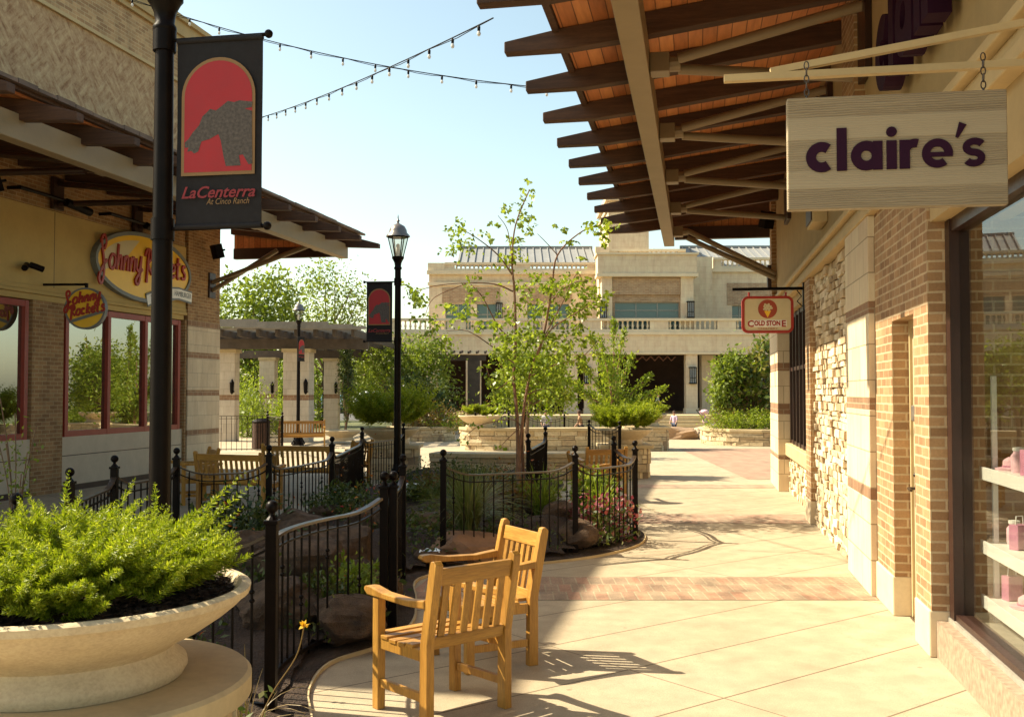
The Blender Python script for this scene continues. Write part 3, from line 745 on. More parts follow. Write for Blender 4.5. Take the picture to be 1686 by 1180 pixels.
# --- display shelves inside the near window
def shelf(y, label):
    o = empty('display_shelf', (1.504,0,0), -a_, label, 'shelf')
    m = MB()
    for z in (.38,.72,1.18): m.box(.30,1.15,y-1.5,y,z,z+.035); m.box(.285,.30,y-1.5,y,z-.03,z+.05)
    m.build('shelf_board', WHITEP, o, bevel=.003)
    m = MB()
    for x in (.37,1.12):
        for yy in (y-1.47,y-.03): m.box(x-.015,x+.015,yy-.015,yy+.015,.236,1.8)
    m.build('upright', WHITEP, o)
    return o
shelf(S(6.62), 'white display shelf unit with pink goods behind the shop window')
PINK = plain('pink_plastic', (.50,.20,.30), .35, .2, 8, 0); PINKL = plain('pale_pink', (.75,.45,.50), .5, .2, 8, .1)
rs2 = random.Random(5)
Mrb = Matrix.Translation((1.504,0,0)) @ Matrix.Rotation(-a_, 4, 'Z')
k = 0
for z in (.415,.755,1.215):
    y = S(6.62)-.12
    while y > S(6.62)-.55:
        kind = k % 3; p = Mrb @ Vector((.40 + rs2.uniform(0,.06), y, z)); k += 1
        if kind == 0:
            o = empty('gift_bag', p, rs2.uniform(-.4,.4), None, 'gift bag'); m = MB(); m.box(-.05,.05,-.035,.035,0,.15); m.build('body', PINK, o, bevel=.004)
            m = MB(); m.tube([(-.03,0,.15),(-.025,0,.2),(.025,0,.2),(.03,0,.15)], .004, 6); m.build('handle', WHITEP, o)
        elif kind == 1:
            o = empty('soft_hat', p, 0, None, 'hat'); m = MB(); m.lathe([(.001,0),(.10,.0),(.105,.012),(.06,.02),(.058,.06),(.03,.08),(.001,.083)], n=20); m.build('crown', PINKL, o, smooth=True)
            m = MB(); m.lathe([(.063,.018),(.064,.03),(.060,.03)], n=20); m.build('ribbon', PINK, o)
        else:
            o = empty('glass_jar', p, 0, None, 'jar'); m = MB(); m.lathe([(.001,0),(.04,0),(.045,.02),(.045,.10),(.03,.12),(.03,.13)], n=16); m.build('body', PINKL, o, smooth=True)
            m = MB(); m.lathe([(.001,.131),(.034,.131),(.034,.15),(.001,.155)], n=16); m.build('lid', WHITEP, o)
        nm = {0:'pink gift bag with loop handles', 1:'pale pink soft hat with ribbon', 2:'pale pink jar with white lid'}[kind]
        o['label'] = nm + {.415:' on the lowest', .755:' on the middle', 1.215:' on the top'}[z] + ' white shelf behind the shop window'; o['group'] = {0:'gift bags on the display shelves',1:'hats on the display shelves',2:'jars on the display shelves'}[kind]
        y -= rs2.uniform(.2,.27)
# ------------------------------------------------------------------ left restaurant
LS = 1.0198
def T(Y): return Y*LS
lang = -math.atan(.2)
lb = empty('restaurant_building', (-11.17,0,0), lang, 'tan restaurant building with red framed windows, cream sign band and tiled eave', 'building')
def LB(name, mat, fn, **k):
    mb = MB(); fn(mb); return mb.build(name, mat, lb, **k)
D = -.5
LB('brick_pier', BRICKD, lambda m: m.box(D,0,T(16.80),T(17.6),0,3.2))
# solid shell
LB('lower_wall', plain('white_stucco', (.52,.43,.31), .85, .08, 3, .15), lambda m: (m.box(D,-.02,T(8),T(16.80)-.002,0,.93), m.box(D,-.02,T(17.6)+.002,T(21.55),0,.93)))
LB('lower_wall_groove', BROWNM, lambda m: (m.box(D+.1,-.017,T(8),T(16.80)-.002,.60,.615), m.box(D+.1,-.017,T(17.6)+.002,T(21.5),.60,.615), m.box(D+.1,-.016,T(8),T(21.5),.0,.10)))
def redwin(y0, y1, n):
    ys = np.linspace(y0, y1-.09, n+1)
    o = LB('window', REDF, lambda m: [m.box(-.14,-.015,y,y+.09,.93,3.18) for y in ys] + [m.box(-.13,-.02,y0+.09,y1-.09,.93,1.03), m.box(-.13,-.02,y0+.09,y1-.09,3.08,3.18)])
    for a, b in zip(ys, ys[1:]):
        m = MB(); m.box(-.085,-.078,a+.09,b,1.03,3.08); m.build('pane', GLASSL, o)
redwin(T(12.4), T(16.72), 3)
redwin(T(17.68), T(21.45), 3)
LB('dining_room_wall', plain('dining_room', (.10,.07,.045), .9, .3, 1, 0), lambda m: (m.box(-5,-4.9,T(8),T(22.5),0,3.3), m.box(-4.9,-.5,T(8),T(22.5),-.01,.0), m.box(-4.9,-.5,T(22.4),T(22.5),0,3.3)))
LB('window_head_moulding', STUCCOY, lambda m: (m.box(D,-.0,T(8),T(21.55),3.2,3.30), m.box(D,.04,T(8),T(21.70),3.30,3.36), m.box(D,.02,T(8),T(21.66),3.36,3.44)), bevel=.01)
LB('sign_band', STUCCOY, lambda m: m.box(D,.01,T(8),T(21.6),3.44,4.73))
LB('sign_band_joint', BROWNM, lambda m: [m.box(0,.0115,T(y),T(y)+.012,3.44,4.72) for y in (13.6,17.3)])
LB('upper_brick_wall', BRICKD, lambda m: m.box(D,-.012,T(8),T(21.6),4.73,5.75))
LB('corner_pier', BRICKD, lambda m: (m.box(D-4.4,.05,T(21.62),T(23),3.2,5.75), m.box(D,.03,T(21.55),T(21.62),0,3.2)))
zs = [0,.78,.90,1.62,1.74,2.42,2.54,3.08,3.2]
LB('corner_pier_stone', m_blocks('pale_blocks', (.58,.47,.32), (.53,.42,.28), (.36,.29,.21), .42, .3), lambda m: [m.box(D-4.4,.06,T(21.62),T(23)+.01,zs[i],zs[i+1]) for i in range(0, 8, 2)], bevel=.006)
LB('corner_pier_band', BAND, lambda m: [m.box(D-4.4,.055,T(21.625),T(23)+.005,zs[i],zs[i+1]) for i in range(1, 8, 2)])
# upper storey
LB('herringbone_wall', HERR, lambda m: m.box(-6,.0,T(8.3),T(23),5.751,8.1))
LB('ledge_course', TRIM, lambda m: m.box(-6,.06,T(8.3),T(23)+.06,8.1,8.16))
LB('upper_storey_brick', BRICKL, lambda m: m.box(-6,.01,T(8.3),T(23)+.01,8.16,8.95))
LB('cornice', STUCCO, lambda m: (m.box(-6,.08,T(8.3),T(23)+.08,8.95,9.05), m.box(-6,.14,T(8.3),T(23)+.14,9.05,9.32), m.box(-6,.22,T(8.3),T(23)+.22,9.32,9.42)))
# eave
LX = 3.55
yl = [10.4 + 1.2*i - 6*1.2 for i in range(0, 18)]
yl = [y for y in yl if y < 23.5]
off = 23.35 - yl[-1]; yl = [y+off for y in yl if y + off > 5]
for Y in yl:
    y_ = T(Y) + .3
    mb = MB(); prof = [(LX,4.90),(2.8,4.94),(2.3,5.02),(.0,5.31),(.0,5.53),(2.85,5.19),(LX,5.00)]
    mb.prism(prof, lambda u,v,d: (u,d,v), y_-.07, y_+.07); mb.build('rafter', RAFT, lb, bevel=.008)
a0, a1 = T(yl[0]), T(yl[-1])+.40
def lslab(m, xa, xb, ya, yb, dz, th):
    f = lambda x: 5.19 + .13*(2.85-x) + dz
    m.add([(xa,ya,f(xa)),(xb,ya,f(xb)),(xb,yb,f(xb)),(xa,yb,f(xa)),(xa,ya,f(xa)+th),(xb,ya,f(xb)+th),(xb,yb,f(xb)+th),(xa,yb,f(xa)+th)],
          [(0,3,2,1),(4,5,6,7),(0,1,5,4),(1,2,6,5),(2,3,7,6),(3,0,4,7)])
LB('soffit', PLANK, lambda m: lslab(m, 0, 2.9, a0, a1, .003, .03))
LB('roof_deck', RAFT, lambda m: lslab(m, 0, 3.0, a0-.03, a1+.03, .034, .05))
def tiles(m):
    y = a0 - .06
    r_ = random.Random(3)
    while y < a1 + .05:
        w_ = .36; x = 3.1
        while x > 0:
            h = .035 + r_.uniform(0, .03); f = lambda q: 5.19 + .13*(2.85-q) + .086
            m.add([(x,y,f(x)),(x,y+w_*.96,f(x)),(x-.48,y+w_*.96,f(x-.48)),(x-.48,y,f(x-.48)),(x,y,f(x)+h),(x,y+w_*.96,f(x)+h),(x-.48,y+w_*.96,f(x-.48)+.01),(x-.48,y,f(x-.48)+.01)],
                  [(0,3,2,1),(4,5,6,7),(0,1,5,4),(1,2,6,5),(2,3,7,6),(3,0,4,7)])
            x -= .45
        y += w_
LB('roof_tiles', plain('concrete_tile', (.15,.10,.075), .85, .35, 3, .4), tiles)
LB('eave_beam', BEAM, lambda m: m.box(2.58,2.78,a0,a1,4.70,5.02), bevel=.01)
LB('end_beam', BROWNM, lambda m: m.box(.06,2.57,a1-.14,a1,4.74,4.98))
LB('gable_infill', PLANK, lambda m: m.prism([(.06,4.981),(2.57,4.981),(2.57,5.225),(.06,5.55)], lambda u,v,d: (u,d,v), a1-.10, a1-.06))
for Y in (12.5,14.9,17.3,19.7,22.6):
    yn = T(Y); last = Y > 22
    mb = MB(); mb.box(2.42,2.575,yn-.1,yn+.1,4.74,4.92); mb.build('beam_bracket', TUBEM, lb, bevel=.008)
    for k, (za, zb) in enumerate(((4.90,5.20),(4.84,4.86)) if not last else ((4.86,4.10),(4.78,3.92))):
        yy = yn + (.1 if k else -.1)
        mb = MB(); mb.tube([(2.45-(.9 if last else .3)*k,yy,za),(.09,yn,zb)], .05, 10); mb.build('strut', BROWNM if not last else TUBEM, lb, smooth=True)
    mb = MB(); mb.box(.02,.09,yn-.14,yn+.14,3.75 if last else 4.76,4.30 if last else 5.3); mb.build('wall_bracket', BROWNM, lb, bevel=.006)
for Y in (17.0, 19.4):
    mb = MB(); yy = T(Y); mb.tube([(.03,yy-.9,4.9),(.25,yy-.9,4.9),(.3,yy+.5,4.88)], .03, 8); mb.tube([(.3,yy+.2,4.86),(.38,yy+.75,4.78)], .07, 10); mb.build('spot_light', IRON, lb, smooth=True)
speaker(lb, Vector((.5,T(15.2),4.78)), -.5, .3); speaker(lb, Vector((.45,T(22.1),4.7)), -.5, .3)
mb = MB(); yy = T(16.6); mb.tube([(.01,yy,3.72),(.12,yy,3.74)], .02, 8); mb.tube([(.12,yy-.05,3.74),(.24,yy+.12,3.68)], .05, 10); mb.tube([(.10,yy-.1,3.73),(.17,yy-.25,3.66)], .05, 10); mb.build('wall_light', IRON, lb, smooth=True)
# oval sign on the band
osg = empty('wall_sign', (-11.17,0,0), lang, 'yellow oval restaurant sign with red script letters on the cream band', 'sign')
yc = T(19.95); zc = 4.09
fo = lambda u,v,d: (.012+d, yc+u, zc+v)
mb = MB(); mb.prism(arc(0,0,1.62,.60,0,352,40), fo, .0, .09); mb.build('face', YELP, osg)
mb = MB(); q = arc(0,0,1.66,.63,0,360,48); stroke(mb, q, .07, fo, .0, .115); mb.build('rim', GREYP, osg)
mb = MB(); q = arc(-.0,0,1.45,.5,100,200,20); mb.prism(q + [(-.9,-.05)], fo, .0905, .094); mb.build('highlight', CREAMP, osg)
def J(x, y, s):   # flourished capital J
    return [([(x+.36*s,y+.50*s),(x+.44*s,y+1.0*s),(x+.30*s,y+1.22*s),(x+.12*s,y+1.02*s),(x+.2*s,y+.5*s),(x+.34*s,y-.1*s),(x+.26*s,y-.62*s),(x+.08*s,y-.72*s),(x+.02*s,y-.45*s),(x+.26*s,y+.05*s),(x+.50*s,y+.22*s)],)]
def script(parent, mat, s, u0, v0, wtot, h, fn, d, w_, slope=0.0):
    """handwritten strokes: every letter is a simple slanted path on a rising line"""
    P = {'J': [[(.55,.9),(.7,1.25),(.55,1.55),(.35,1.45),(.32,1.1),(.5,.4),(.5,-.3),(.3,-.75),(.1,-.6),(.15,-.3),(.5,.15),(.8,.4)]],
         'o': [[(.35,.0),(.12,.1),(.08,.4),(.3,.7),(.55,.62),(.55,.25),(.35,.0)]],
         'h': [[(.1,0),(.28,1.25)],[(.16,.35),(.4,.7),(.52,.55),(.45,.0)]],
         'n': [[(.08,0),(.2,.7)],[(.14,.35),(.4,.72),(.52,.55),(.45,.0)]],
         'y': [[(.12,.7),(.12,.2),(.35,.1),(.55,.7)],[(.58,.85),(.42,-.3),(.2,-.6),(.02,-.4),(.3,-.1),(.7,.2)]],
         'R': [[(.25,-.45),(.35,.5),(.45,1.2)],[(.1,.9),(.3,1.25),(.65,1.2),(.7,.8),(.4,.5),(.8,.0)]],
         'c': [[(.5,.55),(.3,.7),(.1,.4),(.2,.05),(.5,.12)]],
         'k': [[(.1,0),(.28,1.2)],[(.55,.7),(.2,.35),(.55,.0)]],
         'e': [[(.12,.3),(.48,.42),(.42,.68),(.2,.6),(.1,.25),(.3,.0),(.55,.15)]],
         't': [[(.3,1.1),(.2,.1),(.4,.0)],[(.05,.72),(.5,.78)]],
         's': [[(.5,.65),(.25,.7),(.2,.45),(.45,.25),(.35,.0),(.05,.05)]],
         ' ': []}
    adv = {'J': .95, 'R': .85, ' ': .25}
    tot = sum(adv.get(c, .62) for c in s); x = 0; k = wtot/tot
    m = MB(); n = 0
    for c in s:
        for st in P.get(c, []):
            pts = [(p.x, p.y) for p in smooth_path(st, 4)] if len(st) > 2 else st
            pp = [(u0 + (x+a)*k, v0 + b*h + (x+a)*k*slope) for a, b in pts]
            stroke(m, pp, w_, fn, 0, d + .0004*n); n += 1
        x += adv.get(c, .62)
    return m.build('lettering', mat, parent)
fo2 = lambda u,v,d: (.104+d, yc+u, zc+v)
script(osg, REDP, 'Johnny Rockets', -1.62, -.16, 3.1, .38, fo2, .03, .052, .03)
mb = MB(); q = [(.0,-.62),(.6,-.43),(1.2,-.38),(1.72,-.42)]; stroke(mb, q, .26, fo2, .0, .02); rbn = mb.build('ribbon', GREYP, osg)
mb = MB(); stroke(mb, q, .19, fo2, .021, .024); mb.build('ribbon_face', WHITEP, rbn)
def rot_text(s, size, parent, mat, u, v, ang, off, width, **kw):
    o = text_mesh(s, size, parent, mat, (off, yc+u, zc+v), rot=(PI/2+0, 0, PI/2), width=width, **kw)
    o.rotation_euler = Matrix.Rotation(PI/2,3,'Z').to_4x4().to_3x3().to_euler(); 
    R_ = Matrix.Rotation(PI/2, 3, 'Z') @ Matrix.Rotation(PI/2, 3, 'X') @ Matrix.Rotation(ang, 3, 'Z'); o.rotation_euler = R_.to_euler(); return o
rot_text('THE ORIGINAL', .15, osg, GREYP, .48, -.475, .26, .131, .74)
rot_text('HAMBURGER', .15, osg, GREYP, 1.35, -.395, -.03, .131, .66)
# round projecting sign
ps = empty('projecting_sign', W(142, 508, 17.0), -.05, 'round yellow restaurant sign projecting over the walkway in front of the brick pier', 'hanging sign')
fp = lambda u,v,d: (u, -.045-d, v)
mb = MB(); mb.prism(arc(0,0,.32,.32,0,350,32), lambda u,v,d: (u,d,v), -.04, .04); mb.build('face', YELP, ps)
mb = MB(); stroke(mb, arc(0,0,.33,.33,0,360,36), .03, lambda u,v,d: (u,d,v), -.05, .05); mb.build('rim', GREYP, ps)
script(ps, REDP, 'Johnny', -.36, .04, .62, .15, fp, .01, .035, .18)
script(ps, REDP, 'Rockets', -.27, -.14, .62, .14, fp, .012, .035, .18)
mb = MB(); stroke(mb, [(-.26,-.22),(.3,-.05)], .05, fp, .0, .006); mb.build('ribbon', GREYP, ps)
mb = MB(); mb.tube([(0,0,.345),(0,0,.42)], .03, 8); mb.tube([(-.95,.0,.40),(.0,.0,.40)], .02, 8); mb.build('bracket', IRON, ps, smooth=True)
# ------------------------------------------------------------------ teak chairs and benches
def teak(label, loc, face, wd=.52, cat='chair', name='armchair', group=None, dp=.46, nsl=6):
    o = empty(name, loc, face - PI/2, label, cat, group); X = wd/2; Yb = -dp/2; Yf = dp/2; bl = .004
    def B(nm, fn, mat=TEAK, bv=bl): m = MB(); fn(m); return m.build(nm, mat, o, bevel=bv)
    for sx in (-1, 1):
        x0, x1 = sx*X - .024, sx*X + .024
        # rear post: slight rake above the seat, rounded head
        pr = [(Yb-.03,0),(Yb+.035,0),(Yb+.03,.42),(Yb-.045,.80),(Yb-.06,.845),(Yb-.085,.85),(Yb-.105,.83),(Yb-.10,.79),(Yb-.03,.42)]
        B('back_post', lambda m: m.prism(pr, lambda u,v,d: (d,u,v), x0, x1))
        B('leg', lambda m: m.box(x0, x1, Yf-.05, Yf+.005, 0, .595))
        ar = [(Yb-.01,.60),(Yb-.01,.645),(Yb+.15,.625),(Yf-.1,.63),(Yf+.02,.65),(Yf+.075,.645),(Yf+.085,.625),(Yf+.05,.60),(Yf-.05,.597),(Yb+.15,.592)]
        B('armrest', lambda m: m.prism(ar, lambda u,v,d: (d,u,v), sx*X-.032, sx*X+.034), bv=.008)
        B('side_rail', lambda m: m.box(sx*X-.014, sx*X+.014, Yb+.034, Yf-.052, .325,.385))
        B('stretcher', lambda m: m.box(sx*X-.013, sx*X+.013, Yb+.034, Yf-.052, .12,.165))
    B('front_rail', lambda m: m.box(-X+.026, X-.026, Yf-.04, Yf-.012, .325,.385), TEAKX)
    B('lower_back_rail', lambda m: m.mbox(Matrix.Translation((0,Yb-.005,.42)) @ Matrix.Rotation(.19,4,'X'), -X+.026, X-.026, -.014,.014,-.03,.035), TEAKX)
    B('top_rail', lambda m: m.mbox(Matrix.Translation((0,Yb-.07,.765)) @ Matrix.Rotation(.19,4,'X'), -X+.026, X-.026, -.013,.013,-.045,.045), TEAKX)
    n = max(nsl, int(wd/.088)); xs_ = np.linspace(-X+.075, X-.075, n)
    for x in xs_:
        B('back_slat', lambda m: m.bar((x,Yb-.012,.452),(x,Yb-.062,.722),.042,.014,(0,-1,.2)), bv=.002)
    for k in range(6):
        y = Yb + .055 + k*(dp-.03)/5.6; z = .40 - .020*math.sin(PI*min(1,k/5.0)) + (.004 if k < 5 else -.004)
        B('seat_slat', lambda m: m.box(-X-.02 if k < 5 and k > 0 else -X+.027, X+.02 if k<5 and k>0 else X-.027, y-.031, y+.031, z-.010, z+.010), TEAKX, .003)
    return o
R_ = math.radians
c1 = Vector((-.235,5.46,0)); f1 = R_(131)
teak('teak armchair nearest the camera, seen from behind in half shade beside the big fern planter', c1 + .23*Vector((math.cos(f1), math.sin(f1), 0)), f1, group='teak armchairs on the walkway')
c2 = Vector((.005,6.73,0)); f2 = R_(208)
teak('sunlit teak armchair just behind the nearest chair, turned toward the planted bed', c2 + .23*Vector((math.cos(f2), math.sin(f2), 0)), f2, group='teak armchairs on the walkway')
teak('teak bench under the pergola column facing the plaza', G(497, 737), R_(-80), 1.35, 'bench', 'garden_bench')
teak('teak bench seen from behind beyond the iron garden fence, near the curved stone wall', (1.42,16.4,0), R_(100), .62, 'chair', 'armchair', 'teak chairs in the far seating pocket')
teak('teak armchair in profile among the plants behind the fence post', (1.15,14.9,0), R_(5), .5, 'chair', 'armchair', 'teak chairs in the far seating pocket')
for i, (px, py, fc, wdt, lb_) in enumerate([(395,838,70,1.1,'shaded teak bench backed against the left fence, leftmost of the pair'), (500,812,80,1.2,'shaded teak bench behind the left fence, beside the middle fence post'),
                         (318,828,-150,.55,'shaded teak armchair with rounded post head by the restaurant corner'), (575,800,150,.55,'shaded teak armchair at the right end of the left seating group')]):
    p = G(px, py); teak(lb_, p, R_(fc), wdt, 'bench' if wdt > 1 else 'chair', 'garden_bench' if wdt > 1 else 'armchair', 'shaded teak seats along the restaurant')
# ------------------------------------------------------------------ iron garden fences
def post(parent, x, y, h=1.02, z0=0, w_=.058):
    m = MB(); m.box(x-w_/2, x+w_/2, y-w_/2, y+w_/2, z0, z0+h); m.box(x-w_*.64, x+w_*.64, y-w_*.64, y+w_*.64, z0+h, z0+h+.02)
    m.lathe([(w_*.6,0),(w_*.3,.02),(w_*.22,.03),(w_*.22,.042)], x, y, z0+h+.02, 10); p = m.build('post', IRON, parent, bevel=.003)
    m = MB(); m.ball((x, y, z0+h+.088), .034, 14); m.build('finial_ball', IRON, p, smooth=True)
def fence(label, posts, curves=None, zt=.87, sw=.10, gap=.105, h=1.02, group='black iron fences round the planted beds', z0=0):
    """posts: plan points; curves: bulge of every span"""
    o = empty('iron_fence', (posts[0][0], posts[0][1], z0), 0, label, 'fence', group); ox, oy = posts[0]
    for i, (x, y) in enumerate(posts): post(o, x-ox, y-oy, h)
    for i in range(len(posts)-1):
        a = Vector((posts[i][0]-ox, posts[i][1]-oy, 0)); b = Vector((posts[i+1][0]-ox, posts[i+1][1]-oy, 0)); d = b-a; L = d.length
        nrm = Vector((d.y, -d.x, 0))/L; bu = curves[i] if curves else 0; K = 18
        def P(t, z): return a.lerp(b, t) + nrm*(bu*4*t*(1-t)) + Vector((0,0,z))
        def top(t):
            e = min(t, 1-t)*L; return zt + sw*max(0, 1-e/.34)**2
        t0 = .03/L
        ts = [t0 + (1-2*t0)*k/(K*1.0) for k in range(K+1)]
        m = MB(); m.sweep([P(t, top(t)) for t in ts], .045, .016); m.build('top_rail', IRONB, o)
        m = MB(); m.sweep([P(t, .09) for t in ts], .022, .022)
        m.build('bottom_rail', IRON, o); m = MB(); m.sweep([P(t, top(t)-.07) for t in ts], .018, .012); m.build('middle_rail', IRON, o)
        n = max(2, int(L/gap)); pk = []
        for k in range(1, n):
            t = k/n; m = MB(); m.tube([P(t,.05), P(t, top(t)-.008)], .0075, 6)
            if k % 3 == 1:
                for dz in (0,.045): m.ball(P(t, .62 if k % 2 else .38) + Vector((0,0,dz)), .016, 8, .8)
            pk.append(m)
        for m in pk: m.build('picket', IRON, o, smooth=True)
    return o
fence('near black iron fence curving between the fern planter and the nearest chair', [(-2.75,5.75),(-1.24,5.36),(-.90,7.3)], [-.0,-.27])
fence('black iron fence running back from the post behind the nearest chair', [(-.84,7.34),(-.98,9.3)], [-.05], zt=.86)
fence('black iron fence bulging into the sunlit walkway around pink flowering shrubs', [(-.67,10.1),(.66,10.82),(1.42,11.95),(1.30,13.2)], [.03,.10,.12], zt=.88)
fence('black iron fence end-on in front of the curved stone seat wall', [(.22,14.0),(.54,16.7)], [.0], zt=.9)
fence('long black iron fence stepping along the restaurant side of the planted bed', [(-3.27,7.66),(-3.52,9.17),(-3.37,10.4),(-2.57,10.95),(-2.26,13.0),(-2.42,16.7),(-1.95,18.6)], [0,0,.06,.05,.0,.0], zt=.86, gap=.12)
fence('short black iron fence beside the far bowl planter with tall fern', [(1.55,20.8),(2.07,19.9)], [0], h=1.02, zt=.95)
fence('straight black iron railing on the raised stone ring beyond the young tree', [(.5,31.6),(1.6,31.6),(2.7,31.6),(3.9,31.6)], None, gap=.13, h=.9, zt=.85)
fence('dark iron railing on the left half of the raised stone ring', [(-1.1,31.0),(-.1,31.2),(.4,31.5)], None, gap=.11, h=1.05, zt=1.0)
fence('black iron patio railing beyond the restaurant corner', [(-8.3,29.0),(-6.9,29.2),(-6.0,27.0)], None, gap=.13, h=1.05, zt=1.02, sw=0)
# ------------------------------------------------------------------ stone walls and bowl planters
def stonewall(label, pts, h, depth, seed, capw=.05, cat='stone wall', name='stone_wall', closed=False, group=None):
    """pts: plan path, outside on the right of travel"""
    o = empty(name, (0,0,0), 0, label, cat, group); r_ = random.Random(seed); m = MB(); stone_face(m, pts, 0, h-.09, r_, .10,.2,.22,.6,(.0,.03),.12); m.build('stone_facing', WALLST, o)
    P = [Vector((*p,0)) for p in pts]; inn = []; outp = []
    for i, p in enumerate(P):
        d = (P[min(i+1,len(P)-1)] - P[max(i-1,0)]).normalized(); n_ = Vector((d.y,-d.x,0)); outp.append(p + n_*capw); inn.append(p - n_*depth)
    cr = [p.lerp(i_, .05/max(depth,.06)) for p, i_ in zip(P, inn)]
    m = MB(); m.prism([(q.x,q.y) for q in cr] + [(q.x,q.y) for q in reversed(inn)], lambda u,v,d: (u,v,d), 0, h-.091); m.build('core', MORTAR, o)
    m = MB(); m.prism([(q.x,q.y) for q in outp] + [(q.x,q.y) for q in reversed(inn)], lambda u,v,d: (u,v,d), h-.09, h); m.build('cap', CASTC, o, bevel=.012)
    return o
def ringpts(cx, cy, R, a0, a1, n=14): return [(cx+R*math.cos(R_(a0+(a1-a0)*i/n)), cy+R*math.sin(R_(a0+(a1-a0)*i/n))) for i in range(n+1)]
stonewall('curved limestone seat wall right behind the planted bed', list(reversed([(2.1,20.3),(1.5,20.0),(.8,19.9),(0,19.85),(-.8,19.9),(-1.6,20.1)]))[:], .52, .55, 1)
# pedestals
def pedestal(label, c, w_, h, seed, group='square stone pedestals of the bowl planters'):
    o = empty('stone_pedestal', (c[0],c[1],0), 0, label, 'pedestal', group); r_ = random.Random(seed); X = w_/2; m = MB()
    stone_face(m, [(-X,-X),(X,-X),(X,X),(-X,X),(-X,-X)], 0, h-.07, r_, .11,.18,.2,.5,(.0,.02),.1); m.build('stone_facing', WALLST, o)
    m = MB(); m.box(-X+.05,X-.05,-X+.05,X-.05,0,h-.071); m.build('core', MORTAR, o)
    m = MB(); m.box(-X-.05,X+.05,-X-.05,X+.05,h-.07,h); m.build('cap', CASTC, o, bevel=.012); return o
pedestal('square stone pedestal at the right end of the curved seat wall, bowl planter on top', (2.25,20.75), .95, .66, 4)
pedestal('square stone pedestal by the middle lamp post, at the left end of the seat wall', (-2.33,20.6), .95, .66, 5)
pedestal('square stone pedestal farther out on the plaza, under the shallow bowl', (3.9,30.4), 1.25, .70, 6)
stonewall('low curved limestone ring wall in the middle of the plaza', [(-1.55,30.9),(-1.3,30.3),(-.6,29.9),(.6,29.8),(2.0,29.9),(3.1,30.1)], .66, .6, 7)
stonewall('curved limestone bed wall at the right edge of the plaza', [(7.0,36.8),(6.4,35.2),(6.3,33.6),(6.9,32.7),(7.8,32.3),(8.9,32.1),(10.5,32.1)], .52, .3, 8)
stonewall('low limestone bed wall left of the plaza ring', [(-4.4,36.6),(-3.9,35.6),(-3.2,35.3),(-2.4,35.5),(-2.0,36.4)], .5, .3, 9)
bowl_prof = [(.0,.0),(.44,.0),(.455,.03),(.45,.06),(.41,.10),(.405,.125),(.43,.15),(.52,.20),(.60,.26),(.655,.31),(.675,.335),(.69,.345),(.695,.375),(.68,.385),(.66,.385),(.645,.37),(.60,.31),(.0,.29)]
def fern(parent, R, n, nl, seed, zc=.30, h=.30, leaf=.022, name='fern', k=9, tall=.02):
    """asparagus fern: plume-shaped fronds, needles all round an arching stem, gathered in tufts"""
    r = np.random.default_rng(seed); P = []; D = []; Sz = []; nt = max(6, n//9)
    tuft = [(R*.77*math.sqrt(r.random()), r.random()*2*PI, .75+.5*r.random()) for _ in range(nt)]
    for i in range(n):
        tr, ta, th = tuft[r.integers(nt)]; cx = tr*math.cos(ta) + r.normal()*R*.05; cy = tr*math.sin(ta) + r.normal()*R*.05
        rr = min(1, math.hypot(cx, cy)/R); a = math.atan2(cy, cx) + r.normal()*.8
        L = h*(.55+.5*r.random())*th; lean = min(1.25, (.15 + .95*rr)*(.5+.8*r.random()))
        if r.random() < tall: L *= 1.7; lean *= .4
        base = np.array([cx, cy, zc + h*.55*(1-rr**2)*th]); t = np.linspace(.0, 1, nl)
        dh = np.array([math.cos(a), math.sin(a), 0]); w_ = lean*1.15
        pts = base + dh*(L*np.sin(w_*t)/max(.3,w_))[:,None]*1.1; pts[:,2] += L*(t*math.cos(w_*.55) - .30*w_*t*t)
        tang = np.gradient(pts, axis=0); tang /= np.linalg.norm(tang, axis=1, keepdims=True)+1e-9
        q = nl*k; pp = np.repeat(pts, k, 0) + r.normal(size=(q,3))*leaf*.08; rd = r.normal(size=(q,3)); tg = np.repeat(tang, k, 0)
        rd -= tg*(rd*tg).sum(1, keepdims=True); rd /= np.linalg.norm(rd, axis=1, keepdims=True)+1e-9
        prof = np.repeat(np.clip(1.25*np.sin(PI*(.12+.80*t)), .25, 1), k)
        P.append(pp); D.append(rd + tg*.75); Sz.append(leaf*(.8+.5*r.random(q))*prof)
    return leaves_obj(name, np.concatenate(P), np.concatenate(D), np.concatenate(Sz), L_FERN, parent, ratio=.22, crease=.2, seed=seed)
def bowl(label, loc, sc_=1.0, n=150, nl=14, seed=1, h=.42, leaf=.05, plants=True):
    o = empty('bowl_planter', loc, 0, label, 'planter', 'cast stone bowl planters with ferns'); m = MB()
    m.lathe([(r_*sc_, z*sc_) for r_, z in bowl_prof], n=56); m.build('bowl', CAST, o, smooth=True)
    r_ = random.Random(seed); m = MB(); R = .63*sc_
    m.lathe([(.0001,.345*sc_),(R*.5,.343*sc_),(R,.335*sc_)], n=30)
    if leaf < .03:
        for k in range(1500):
            a = r_.random()*2*PI; q = R*math.sqrt(r_.random()); M = Matrix.Translation((q*math.cos(a), q*math.sin(a), .343+r_.random()*.02)) @ Matrix.Rotation(r_.random()*6,4,'Z') @ Matrix.Rotation(r_.uniform(-.7,.7),4,'X')
            m.mbox(M, -r_.uniform(.008,.028), r_.uniform(.008,.028), -.007,.007,-.003,.003)
    m.build('mulch', MULCH, o)
    if plants: fern(o, .60*sc_, n, nl, seed, .33*sc_, h, leaf)
    return o
